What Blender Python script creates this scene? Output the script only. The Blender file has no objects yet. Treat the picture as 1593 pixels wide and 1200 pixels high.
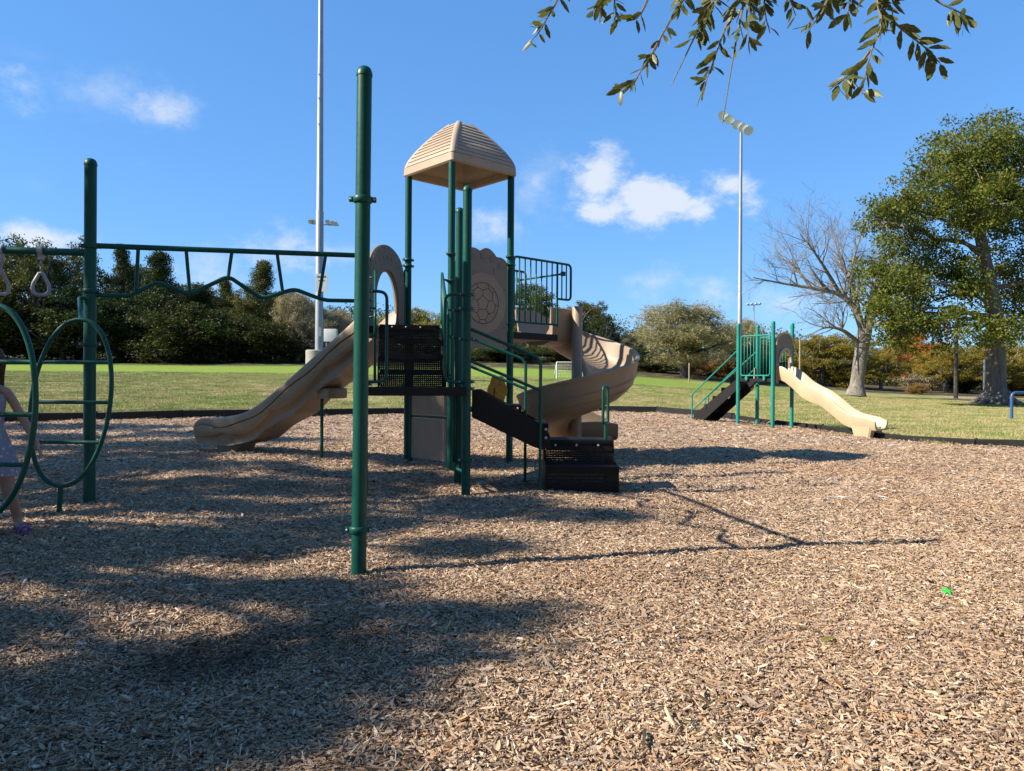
import bpy, bmesh, math, random
import numpy as np
from mathutils import Vector, Matrix, Quaternion, noise as mnoise

S = bpy.context.scene
COL = S.collection
R = math.radians

# ------------------------------------------------------------------ camera
F = 1170.0                                    # focal length in photo pixels (photo 1593 wide)
CAM_H = 1.12
ROLL, PITCH = R(0.36), R(-0.2)
cam_d = bpy.data.cameras.new('camera'); cam = bpy.data.objects.new('camera', cam_d); COL.objects.link(cam)
cam_d.sensor_width = 36.0; cam_d.lens = 36.0 * F / 1593.0
cam_d.clip_start = 0.05; cam_d.clip_end = 3000.0
CQ = Quaternion((1, 0, 0), R(90) + PITCH) @ Quaternion((0, 0, 1), ROLL)
cam.rotation_mode = 'QUATERNION'; cam.rotation_quaternion = CQ; cam.location = (0, 0, CAM_H)
S.camera = cam
CR, CU, CF = CQ @ Vector((1, 0, 0)), CQ @ Vector((0, 1, 0)), CQ @ Vector((0, 0, -1))

def at(px, py, d):
    """photo pixel + depth along +y -> point"""
    v = CF + CR * ((px - 796.5) / F) - CU * ((py - 600.0) / F)
    return Vector((0, 0, CAM_H)) + v * (d / v.y)
def ax(px, d): return (px - 796.5) / F * d

# ------------------------------------------------------------------ light
SUN_EL = R(36.0)
SUN_DIR = Vector((-0.972, -0.235, 0)).normalized()          # horizontal direction towards the sun
sun_d = bpy.data.lights.new('sun', 'SUN'); sun = bpy.data.objects.new('sun', sun_d); COL.objects.link(sun)
sun_d.energy = 5.0; sun_d.angle = R(0.53); sun_d.color = (1.0, 0.92, 0.79)
sv = SUN_DIR * math.cos(SUN_EL) + Vector((0, 0, math.sin(SUN_EL)))
sun.rotation_mode = 'QUATERNION'; sun.rotation_quaternion = (-sv).to_track_quat('-Z', 'Y'); sun.location = (-12, -6, 16)
S.view_settings.view_transform = 'Standard'; S.view_settings.look = 'None'
S.view_settings.exposure = 0.95; S.view_settings.gamma = 1.0
S.view_settings.use_curve_mapping = False
S.cycles.max_bounces = 6; S.cycles.diffuse_bounces = 3; S.cycles.glossy_bounces = 2; S.cycles.transmission_bounces = 3; S.cycles.transparent_max_bounces = 4
S.cycles.caustics_reflective = False; S.cycles.caustics_refractive = False

# ------------------------------------------------------------------ world: sky + fair weather clouds
W = bpy.data.worlds.new('World'); S.world = W; W.use_nodes = True
nt = W.node_tree; nt.nodes.clear()
def wn(t, **k):
    n = nt.nodes.new(t)
    for a, b in k.items(): setattr(n, a, b)
    return n
def wl(a, b): nt.links.new(a, b)
sky = wn('ShaderNodeTexSky'); sky.sky_type = 'NISHITA'; sky.sun_disc = False
sky.sun_elevation = SUN_EL; sky.sun_rotation = math.atan2(SUN_DIR.x, SUN_DIR.y)
sky.altitude = 100; sky.air_density = 1.0; sky.dust_density = 0.05; sky.ozone_density = 3.0
hs = wn('ShaderNodeHueSaturation'); hs.inputs['Saturation'].default_value = 1.22; hs.inputs['Value'].default_value = 1.15
wl(sky.outputs['Color'], hs.inputs['Color'])
gm = wn('ShaderNodeGamma'); gm.inputs['Gamma'].default_value = .5; wl(hs.outputs[0], gm.inputs['Color'])      # evens out the sky's brightness
gk = wn('ShaderNodeMix', data_type='RGBA', blend_type='MULTIPLY'); gk.inputs[0].default_value = 1.0; wl(gm.outputs[0], gk.inputs[6]); gk.inputs[7].default_value = (1.10, 1.80, 2.76, 1)
tc = wn('ShaderNodeTexCoord')
n1 = wn('ShaderNodeTexNoise'); n1.inputs['Scale'].default_value = 9.0; n1.inputs['Detail'].default_value = 9.0; n1.inputs['Roughness'].default_value = 0.62
n2 = wn('ShaderNodeTexNoise'); n2.inputs['Scale'].default_value = 26.0; n2.inputs['Detail'].default_value = 8.0; n2.inputs['Roughness'].default_value = 0.68
mpv = wn('ShaderNodeMapping'); mpv.inputs['Scale'].default_value = (1, 1, 1.5)
wl(tc.outputs['Generated'], mpv.inputs['Vector']); wl(mpv.outputs[0], n1.inputs['Vector']); wl(mpv.outputs[0], n2.inputs['Vector'])
def math2(op, a, b=None, clamp=False):
    n = wn('ShaderNodeMath', operation=op, use_clamp=clamp)
    for i, v in enumerate((a, b)):
        if v is None: continue
        if isinstance(v, (int, float)): n.inputs[i].default_value = v
        else: wl(v, n.inputs[i])
    return n.outputs[0]
nz = math2('ADD', math2('MULTIPLY', math2('SUBTRACT', n1.outputs['Fac'], 0.5), 2.4), math2('MULTIPLY', math2('SUBTRACT', n2.outputs['Fac'], 0.5), 2.3))
rng = random.Random(5)
# clouds: photo pixel of centre, half width, half height (px), density
CL = [(930, 285, 56, 54, .85), (1000, 314, 110, 42, 1.0), (1078, 318, 95, 30, .95), (1132, 290, 48, 28, .8), (835, 285, 52, 55, .34), (765, 355, 50, 30, .5),
      (1015, 440, 52, 38, .42), (1108, 456, 58, 30, .5), (38, 140, 44, 40, .5), (155, 140, 120, 46, .30), (245, 168, 58, 34, .5),
      (45, 85, 46, 22, .16), (60, 372, 90, 22, .7), (455, 395, 75, 40, .62), (540, 400, 70, 26, .35), (320, 425, 70, 40, .40), (1230, 470, 90, 34, .34), (222, 255, 16, 12, .14), (60, 285, 60, 30, .10), (1180, 235, 40, 14, .12)]
dirs = [((at(x, y, 1.0) - Vector((0, 0, CAM_H))), w / F, h / F, s) for x, y, w, h, s in CL]
for k in range(16):                              # the same kind of sky goes on all round
    az = R(48 + k * 17.5 + rng.uniform(-6, 6)); el = R(rng.uniform(6, 30))
    dirs.append((Vector((math.sin(az) * math.cos(el), math.cos(az) * math.cos(el), math.sin(el))), rng.uniform(.05, .13), rng.uniform(.025, .05), rng.uniform(.3, .85)))
acc = None
for v, w, h, s in dirs:
    L = v.length; v = v.normalized(); w /= L; h /= L
    side = Vector((v.y, -v.x, 0)).normalized(); up = side.cross(v).normalized()
    def dotn(vec, sc):
        n = wn('ShaderNodeVectorMath', operation='DOT_PRODUCT'); wl(tc.outputs['Generated'], n.inputs[0]); n.inputs[1].default_value = vec * (1 / sc); return n.outputs['Value']
    a = math2('ABSOLUTE', dotn(side, w)); b = dotn(up, h); b = math2('SUBTRACT', b, v.dot(up) / h)
    rr = math2('SQRT', math2('ADD', math2('MULTIPLY', a, a), math2('MULTIPLY', b, b)))
    front = math2('GREATER_THAN', dotn(v, 1.0), 0.0)
    m = math2('MULTIPLY', math2('SUBTRACT', 1.25, rr), front)
    m = math2('MULTIPLY', math2('ADD', m, nz), s * 1.15)
    m = math2('MULTIPLY', m, math2('MULTIPLY', math2('SUBTRACT', 2.2, rr), 0.8, True), True)
    acc = m if acc is None else math2('MAXIMUM', acc, m)
sm = wn('ShaderNodeMapRange'); sm.interpolation_type = 'SMOOTHSTEP'; sm.inputs['From Min'].default_value = 0.02; sm.inputs['From Max'].default_value = 1.15
sm.inputs['To Max'].default_value = 0.86
wl(acc, sm.inputs['Value'])
cr = wn('ShaderNodeMix', data_type='RGBA'); cr.inputs[6].default_value = (4.8, 5.6, 6.6, 1); cr.inputs[7].default_value = (6.0, 6.2, 6.5, 1)
wl(sm.outputs[0], cr.inputs[0])
mx = wn('ShaderNodeMix', data_type='RGBA'); wl(sm.outputs[0], mx.inputs[0]); wl(gk.outputs[2], mx.inputs[6]); wl(cr.outputs[2], mx.inputs[7])
bg = wn('ShaderNodeBackground'); bg.inputs['Strength'].default_value = 0.078
wo = wn('ShaderNodeOutputWorld'); wl(mx.outputs[2], bg.inputs['Color']); wl(bg.outputs[0], wo.inputs['Surface'])

# ------------------------------------------------------------------ helpers
def tag(o, label=None, cat=None, group=None, kind=None):
    if label: o['label'] = label
    if cat: o['category'] = cat
    if group: o['group'] = group
    if kind: o['kind'] = kind
    return o
def thing(name, label, cat, loc=(0, 0, 0), group=None):
    o = bpy.data.objects.new(name, None); COL.objects.link(o); o.location = loc; o.empty_display_size = 0.2
    return tag(o, label, cat, group)
def origin_of(o):
    v = Vector((0, 0, 0))
    while o is not None: v += Vector(o.location); o = o.parent
    return v

class MB:
    def __init__(s): s.v = []; s.f = []; s.smooth = []
    def add(s, vs, fs, smooth=False):
        b = len(s.v); s.v += [tuple(v) for v in vs]
        s.f += [tuple(i + b for i in f) for f in fs]; s.smooth += [smooth] * len(fs); return s
    def box(s, c, size, rz=0.0, M=None, bevel=0.0):
        hx, hy, hz = size[0] / 2, size[1] / 2, size[2] / 2
        m = Matrix.Rotation(rz, 3, 'Z') if M is None else M; c = Vector(c)
        if bevel <= 0:
            vs = [c + m @ Vector((x, y, z)) for x in (-hx, hx) for y in (-hy, hy) for z in (-hz, hz)]
            return s.add(vs, [(0, 1, 3, 2), (4, 6, 7, 5), (0, 4, 5, 1), (2, 3, 7, 6), (0, 2, 6, 4), (1, 5, 7, 3)])
        bm = bmesh.new(); bmesh.ops.create_cube(bm, size=1.0)
        for v in bm.verts: v.co = Vector((v.co.x * size[0], v.co.y * size[1], v.co.z * size[2]))
        bmesh.ops.bevel(bm, geom=bm.edges[:], offset=bevel, segments=2, affect='EDGES', profile=0.6)
        bm.verts.index_update()
        vs = [c + m @ v.co for v in bm.verts]; fs = [[v.index for v in f.verts] for f in bm.faces]; bm.free()
        return s.add(vs, fs, True)
    def tube(s, path, r, n=10, cap=True, closed=False, squash=None):
        P = [Vector(p) for p in path]; k = len(P)
        rs = r if isinstance(r, (list, tuple)) else [r] * k
        T = []
        for i in range(k):
            if closed: t = P[(i + 1) % k] - P[i - 1]
            else: t = P[min(i + 1, k - 1)] - P[max(i - 1, 0)]
            T.append(t.normalized())
        ref = Vector((0, 0, 1)) if abs(T[0].z) < 0.9 else Vector((1, 0, 0))
        u = (ref - T[0] * ref.dot(T[0])).normalized(); vs = []
        for i in range(k):
            u = (u - T[i] * u.dot(T[i])).normalized(); w = T[i].cross(u)
            for j in range(n):
                a = 2 * math.pi * j / n
                vs.append(P[i] + (u * math.cos(a) + w * math.sin(a)) * rs[i])
        fs = []
        for i in range(k if closed else k - 1):
            a, b = i * n, ((i + 1) % k) * n
            for j in range(n): fs.append((a + j, a + (j + 1) % n, b + (j + 1) % n, b + j))
        if cap and not closed:
            fs.append(tuple(range(n - 1, -1, -1))); fs.append(tuple((k - 1) * n + j for j in range(n)))
        return s.add(vs, fs, True)
    def lathe(s, prof, c=(0, 0, 0), n=20, axis=None):
        """prof: list of (r,z)"""
        c = Vector(c); q = Vector((0, 0, 1)).rotation_difference(Vector(axis)) if axis is not None else Quaternion()
        vs = []; k = len(prof)
        for r, z in prof:
            for j in range(n):
                a = 2 * math.pi * j / n; vs.append(c + q @ Vector((r * math.cos(a), r * math.sin(a), z)))
        fs = [(i * n + j, i * n + (j + 1) % n, (i + 1) * n + (j + 1) % n, (i + 1) * n + j) for i in range(k - 1) for j in range(n)]
        fs.append(tuple(range(n - 1, -1, -1))); fs.append(tuple((k - 1) * n + j for j in range(n)))
        return s.add(vs, fs, True)
    def grid(s, rows, closed=False, smooth=True):
        """rows: list of equal-length point rows; closed: loop inside a row"""
        n = len(rows[0]); vs = [p for r in rows for p in r]; fs = []
        for i in range(len(rows) - 1):
            for j in range(n if closed else n - 1):
                fs.append((i * n + j, i * n + (j + 1) % n, (i + 1) * n + (j + 1) % n, (i + 1) * n + j))
        return s.add(vs, fs, smooth)
    def fan(s, pts): return s.add(pts, [tuple(range(len(pts)))])
    def slab(s, outline, o, U, V, N, t, hole=None):
        """outline (u,v) polygon in frame o,U,V, thickness t along N (centred); hole: same-length list for ring panels"""
        o, U, V, N = Vector(o), Vector(U), Vector(V), Vector(N); n = len(outline)
        def p(q, k): return o + U * q[0] + V * q[1] + N * (t * k)
        a = [p(q, .5) for q in outline]; b = [p(q, -.5) for q in outline]
        if hole is None:
            fs = [tuple(range(n)), tuple(range(2 * n - 1, n - 1, -1))] + [(i, (i + 1) % n, n + (i + 1) % n, n + i) for i in range(n)]
            return s.add(a + b, fs)
        c = [p(q, .5) for q in hole]; d = [p(q, -.5) for q in hole]; fs = []
        for i in range(n):
            j = (i + 1) % n
            fs += [(i, j, 2 * n + j, 2 * n + i), (n + j, n + i, 3 * n + i, 3 * n + j), (j, i, n + i, n + j), (2 * n + i, 2 * n + j, 3 * n + j, 3 * n + i)]
        return s.add(a + b + c + d, fs)
    def build(s, name, mat, parent=None, loc=None, fix=True, autosmooth=40):
        o0 = Vector(loc) if loc is not None else (origin_of(parent) if parent is not None else Vector((0, 0, 0)))
        me = bpy.data.meshes.new(name)
        me.from_pydata([(v[0] - o0.x, v[1] - o0.y, v[2] - o0.z) for v in s.v], [], s.f)
        if fix:
            bm = bmesh.new(); bm.from_mesh(me); bmesh.ops.recalc_face_normals(bm, faces=bm.faces[:])
            lim = math.radians(autosmooth)
            for e in bm.edges:
                if len(e.link_faces) == 2 and e.calc_face_angle(0) > lim: e.smooth = False
            bm.to_mesh(me); bm.free()
        me.polygons.foreach_set('use_smooth', s.smooth if len(s.smooth) == len(me.polygons) else [True] * len(me.polygons))
        me.materials.append(mat); me.update()
        o = bpy.data.objects.new(name, me); COL.objects.link(o)
        if parent is not None: o.parent = parent
        elif loc is not None: o.location = loc
        return o

def fillet(pts, r, n=5):
    P = [Vector(p) for p in pts]; out = [P[0]]
    for i in range(1, len(P) - 1):
        a, b, c = P[i - 1], P[i], P[i + 1]
        d = min(r, (a - b).length * .48, (c - b).length * .48)
        p, q = b + (a - b).normalized() * d, b + (c - b).normalized() * d
        for k in range(n + 1):
            t = k / n; out.append(p * (1 - t) ** 2 + b * 2 * t * (1 - t) + q * t * t)
    out.append(P[-1]); return out
def np_mesh(name, V, Fc, mat):
    """numpy arrays (N,3) and (M,3|4) -> mesh"""
    me = bpy.data.meshes.new(name); k = Fc.shape[1]
    me.vertices.add(len(V)); me.vertices.foreach_set('co', V.astype(np.float32).ravel())
    me.loops.add(Fc.size); me.loops.foreach_set('vertex_index', Fc.astype(np.int32).ravel())
    me.polygons.add(len(Fc)); me.polygons.foreach_set('loop_start', np.arange(0, Fc.size, k, dtype=np.int32))
    if mat: me.materials.append(mat)
    me.update(calc_edges=True); return me
def sst(a, b, x):
    t = np.clip((x - a) / (b - a), 0, 1); return t * t * (3 - 2 * t)

# ------------------------------------------------------------------ materials
def new_mat(name):
    m = bpy.data.materials.new(name); m.use_nodes = True; t = m.node_tree
    b = t.nodes['Principled BSDF']; return m, t, b
def nd(t, kind, **k):
    n = t.nodes.new(kind)
    for a, b in k.items(): setattr(n, a, b)
    return n
def ramp(t, src, stops, interp='LINEAR'):
    n = t.nodes.new('ShaderNodeValToRGB'); n.color_ramp.interpolation = interp
    while len(n.color_ramp.elements) < len(stops): n.color_ramp.elements.new(0.5)
    for e, (p, c) in zip(n.color_ramp.elements, stops): e.position = p; e.color = (*c, 1) if len(c) == 3 else c
    t.links.new(src, n.inputs[0]); return n.outputs[0]
def nz_tex(t, scale, detail=4, rough=.55, vec=None, coord='Object', mscale=None):
    if vec is None:
        c = nd(t, 'ShaderNodeTexCoord'); vec = c.outputs[coord]
    if mscale:
        mp = nd(t, 'ShaderNodeMapping'); mp.inputs['Scale'].default_value = mscale; t.links.new(vec, mp.inputs[0]); vec = mp.outputs[0]
    n = nd(t, 'ShaderNodeTexNoise'); n.inputs['Scale'].default_value = scale; n.inputs['Detail'].default_value = detail; n.inputs['Roughness'].default_value = rough
    t.links.new(vec, n.inputs['Vector']); return n.outputs['Fac']
def bump(t, b, h, strength=.3, dist=.01):
    n = nd(t, 'ShaderNodeBump'); n.inputs['Strength'].default_value = strength; n.inputs['Distance'].default_value = dist
    t.links.new(h, n.inputs['Height']); t.links.new(n.outputs[0], b.inputs['Normal'])
def mixc(t, fac, a, b, mode='MIX'):
    n = nd(t, 'ShaderNodeMix', data_type='RGBA', blend_type=mode)
    for i, v in ((0, fac), (6, a), (7, b)):
        if isinstance(v, (int, float)): n.inputs[i].default_value = v
        elif isinstance(v, tuple): n.inputs[i].default_value = (*v, 1)
        else: t.links.new(v, n.inputs[i])
    return n.outputs[2]

def paint(name, col, rough=.35, wear=(.5, .5, .5), amount=.25, nscale=3.0, bumpk=.06, chips=0.0, spec=.5):
    """powder coat / plastic: base colour with faded and dusty patches"""
    m, t, b = new_mat(name)
    n = nz_tex(t, nscale, 7, .65); f = ramp(t, n, [(.42, (0, 0, 0)), (.72, (1, 1, 1))])
    n2 = nz_tex(t, nscale * 14, 4, .6)
    dark = tuple(c * .78 for c in col)
    c = mixc(t, f, dark, col)
    mul = nd(t, 'ShaderNodeMath', operation='MULTIPLY'); t.links.new(n2, mul.inputs[0]); mul.inputs[1].default_value = amount
    c = mixc(t, mul.outputs[0], c, wear)
    if chips:
        n3 = nz_tex(t, 38, 6, .7); g = ramp(t, n3, [(.70 - chips * .05, (0, 0, 0)), (.735, (1, 1, 1))]); c = mixc(t, g, c, (.55, .55, .5))
    t.links.new(c, b.inputs['Base Color'])
    r = nd(t, 'ShaderNodeMapRange'); r.inputs['To Min'].default_value = rough - .08; r.inputs['To Max'].default_value = rough + .2; t.links.new(n2, r.inputs['Value'])
    t.links.new(r.outputs[0], b.inputs['Roughness']); b.inputs['Specular IOR Level'].default_value = spec
    bump(t, b, n2, bumpk, .004); return m

M = {}
M['green'] = paint('green_powder_coat', (.0012, .076, .054), .36, (.05, .16, .12), .07, 2.2, .04, spec=.3)
M['worn'] = paint('worn_green_coat', (.0012, .090, .062), .36, (.05, .16, .12), .07, 2.2, .04, chips=1.6, spec=.3)
M['teal'] = paint('faded_teal_powder_coat', (.006, .25, .19), .42, (.2, .36, .32), .10, 2.2, spec=.3)
M['tan'] = paint('tan_moulded_plastic', (.31, .215, .132), .45, (.38, .30, .21), .38, 2.6, .10)
M['roof'] = paint('sun_faded_tan_plastic', (.41, .30, .195), .5, (.47, .38, .28), .42, 2.0, .12)
M['cream'] = paint('cream_moulded_plastic', (.56, .43, .25), .38, (.7, .62, .48), .25, 2.2, .08)
M['taupe'] = paint('taupe_plastic_sheet', (.22, .17, .125), .5, (.32, .27, .22), .4, 3.0, .12)
M['disc'] = paint('tan_plastic_sheet', (.33, .235, .15), .5, (.42, .34, .26), .35, 3.0, .12)
M['black'] = paint('brown_black_vinyl_coat', (.0115, .0100, .0100), .5, (.07, .055, .05), .14, 4.0, .25, spec=.22)
M['rubber'] = paint('black_recycled_plastic', (.012, .012, .013), .65, (.10, .09, .08), .16, 2.5, .4, spec=.25)
M['orange'] = paint('amber_plastic', (.62, .29, .015), .4, (.6, .4, .12), .2, 5.0, .1)
M['steel'] = paint('galvanised_steel', (.27, .30, .33), .45, (.38, .40, .42), .4, 1.6, .06); M['steel'].node_tree.nodes['Principled BSDF'].inputs['Metallic'].default_value = .35
M['bolt'] = paint('bright_bolt_metal', (.55, .55, .53), .3, (.4, .4, .38), .3, 6)
M['ring'] = paint('worn_silver_handle', (.40, .41, .43), .38, (.25, .22, .2), .4, 12, .1)
M['concrete'] = paint('rough_concrete', (.40, .37, .32), .85, (.28, .25, .2), .5, 2.0, .5)
M['white'] = paint('weathered_white_paint', (.70, .71, .70), .5, (.5, .48, .44), .3, 2.0)
M['blue'] = paint('blue_enamel', (.012, .075, .25), .35, (.2, .3, .45), .2, 3)
M['line'] = paint('black_groove_paint', (.02, .016, .013), .6)
M['stake'] = paint('weathered_wood_stake', (.36, .29, .18), .8, (.25, .2, .14), .4, 4)
M['lime'] = paint('lime_green_plastic', (.03, .62, .05), .35, (.2, .7, .2), .1)
M['lamp'] = paint('white_lamp_housing', (.85, .86, .87), .35, (.5, .5, .5), .2)

def bark(name, a, b2, sc=6.0):
    m, t, b = new_mat(name); n = nz_tex(t, sc, 8, .7, mscale=(1, 1, .22)); c = ramp(t, n, [(.3, a), (.68, b2)]); t.links.new(c, b.inputs['Base Color'])
    b.inputs['Roughness'].default_value = .9; bump(t, b, n, .9, .05); return m
M['bark'] = bark('grey_brown_bark', (.075, .062, .05), (.215, .18, .15))
M['palebark'] = bark('pale_grey_bark', (.11, .093, .076), (.31, .27, .225))
M['darkbark'] = bark('dark_bark', (.035, .028, .022), (.10, .085, .07))
M['twig'] = bark('grey_twig_bark', (.16, .145, .11), (.30, .275, .21), 20)

def leafmat(name, dark, lite, tip, trans=.35, clump=1.2, rough=.5):
    m, t, b = new_mat(name); out = t.nodes['Material Output']
    g = nd(t, 'ShaderNodeNewGeometry'); c1 = ramp(t, g.outputs['Random Per Island'], [(0, dark), (.62, lite), (.93, lite), (1, tip)])
    n = nz_tex(t, clump, 3, .5); f = ramp(t, n, [(.38, (.62, .66, .6)), (.66, (1.25, 1.18, 1.0))]); c = mixc(t, 1.0, c1, f, 'MULTIPLY')
    t.links.new(c, b.inputs['Base Color']); b.inputs['Roughness'].default_value = rough; b.inputs['Specular IOR Level'].default_value = .12 if clump < 5 else .4
    tr = nd(t, 'ShaderNodeBsdfTranslucent'); t.links.new(mixc(t, 1.0, c, (1.15, 1.2, .55), 'MULTIPLY'), tr.inputs['Color'])
    ms = nd(t, 'ShaderNodeMixShader'); ms.inputs[0].default_value = trans; t.links.new(b.outputs[0], ms.inputs[1]); t.links.new(tr.outputs[0], ms.inputs[2]); t.links.new(ms.outputs[0], out.inputs['Surface']); return m
M['oak'] = leafmat('oak_leaf', (.055, .075, .018), (.13, .155, .035), (.30, .21, .07))
M['bigoak'] = leafmat('autumn_oak_leaf', (.065, .092, .018), (.175, .195, .042), (.38, .24, .06), .4)
M['cedar'] = leafmat('cedar_leaf', (.020, .036, .014), (.055, .078, .026), (.13, .11, .06), .2)
M['wood'] = leafmat('dusky_oak_leaf', (.04, .05, .018), (.115, .12, .045), (.28, .23, .13), .3)
M['olive'] = leafmat('olive_leaf', (.15, .14, .045), (.30, .27, .085), (.45, .32, .12), .35)
M['brown'] = leafmat('bronze_leaf', (.14, .125, .026), (.32, .255, .055), (.46, .26, .07), .38)
M['rust'] = leafmat('rust_leaf', (.30, .11, .03), (.50, .22, .065), (.52, .32, .15), .35)
M['greytwig'] = leafmat('grey_green_fine_leaf', (.22, .19, .115), (.42, .37, .235), (.50, .43, .30), .3)
M['drytwig'] = leafmat('dry_twig', (.24, .195, .145), (.42, .35, .27), (.50, .40, .30), .25)
M['dry'] = leafmat('dry_brown_leaf', (.20, .115, .04), (.34, .2, .07), (.42, .3, .14), .25)
M['leafnear'] = leafmat('leathery_oak_leaf', (.05, .058, .02), (.125, .135, .045), (.26, .22, .10), .30, 9, .42)
M['shadewood'] = leafmat('shaded_understorey_leaf', (.022, .030, .010), (.065, .072, .025), (.17, .14, .07), .25)  # darker copy of the dusky leaf, understorey shade put into its colour

# ================================================================== terrain
def zin(x, y):
    x = np.asarray(x, float); y = np.asarray(y, float)
    z = 0.21 * sst(7.5, 18, y) * (1 - 0.62 * sst(3, 9, x))
    z = z + 0.10 * sst(-1.4, -3.4, x) * sst(2.5, 5.5, y) * (1 - sst(9, 12, y))
    z = z - 0.11 * sst(4.5, 9, x) * sst(11, 15, y)
    return z + 0.05 * sst(8.6, 10.2, y) * (1 - sst(12, 14, y)) * (1 - sst(-1, 1, x))
def terr(x, y):
    x = np.asarray(x, float); y = np.asarray(y, float)
    u = x / np.maximum(y, 6.0)
    amp = np.interp(u, [-3, -.2, .0, .174, .5, .66, 1.0, 3], [1.62, 1.62, 1.55, 1.28, .48, .26, .22, .2])
    dr = np.interp(u, [-2, -.82, -.68, -.39, -.23, .045, .157, .225, .345, .507, .69, 2], [16, 15.4, 16.5, 18.7, 20.6, 23.9, 24.5, 23.7, 19.7, 15.8, 14.1, 13.5])
    d = np.maximum(y, np.hypot(x, y) * .55)
    g = np.interp((d - dr) / (45 - dr), [0, .12, .35, .62, 1.0, 1.5, 2.2, 3.2, 40], [0, .04, .28, .6, 1.0, 1.5, 2.3, 3.4, 3.6])
    return zin(x, np.minimum(y, 18.5)) + amp * g
def hummock(x, y):
    """small scale lumps of the loose mulch"""
    return .030 * mnoise.noise(Vector((x * .9, y * .9, 3.1))) + .022 * mnoise.noise(Vector((x * 2.3, y * 2.3, 7.7))) + .010 * mnoise.noise(Vector((x * 6, y * 6, 1.7)))
DIPS = [(-1.22, 3.10, .38, .055), (-2.25, 2.75, .28, .04), (.1, 7.05, .5, -.03), (2.1, 8.0, .55, .035), (-1.55, 4.7, .3, .03), (2.9, 3.9, .3, .03), (-.89, 4.46, .35, .02), (-4.2, 10.9, .6, .02), (8.0, 15.7, .6, .04)]
def mulch_z(x, y):
    z = float(zin(x, y)) + .004 + hummock(x, y)
    for a, b, r, h in DIPS:
        q = ((x - a) ** 2 + (y - b) ** 2) / (r * r)
        if q < 6: z -= h * math.exp(-q)
    return z

# border line: (photo px, depth) along the far side, then round the sides behind the camera
far_pts = [(-160, 15.2), (0, 16.4), (170, 17.4), (340, 18.6), (530, 20.4), (690, 22.2), (850, 23.8), (980, 24.4), (1060, 23.6), (1120, 21.6), (1200, 19.6), (1290, 17.4), (1390, 15.7), (1490, 14.7), (1600, 14.0)]
ring = [Vector((ax(p, d), d, 0)) for p, d in far_pts]
ring += [Vector(p) for p in ((12.3, 11.8, 0), (13.2, 7, 0), (12.6, 1, 0), (10, -4, 0), (4, -6.5, 0), (-4, -6.5, 0), (-10, -4, 0), (-13.6, 2, 0), (-14.3, 8, 0), (-13.8, 12.5, 0))]
def catmull(P, k=8):
    out = []; n = len(P)
    for i in range(n):
        a, b, c, d = P[i - 1], P[i], P[(i + 1) % n], P[(i + 2) % n]
        for j in range(k):
            t = j / k
            out.append(.5 * ((2 * b) + (c - a) * t + (2 * a - 5 * b + 4 * c - d) * t * t + (3 * b - a - 3 * c + d) * t ** 3))
    return out
RING = catmull(ring, 8)
RX = np.array([p.x for p in RING]); RY = np.array([p.y for p in RING])
def inside(x, y):
    x = np.asarray(x)[..., None]; y = np.asarray(y)[..., None]
    x0, y0, x1, y1 = RX, RY, np.roll(RX, -1), np.roll(RY, -1)
    with np.errstate(divide='ignore', invalid='ignore'):
        c = ((y0 > y) != (y1 > y)) & (x < (x1 - x0) * (y - y0) / (y1 - y0) + x0)
    return (c.sum(-1) % 2) == 1

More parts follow.
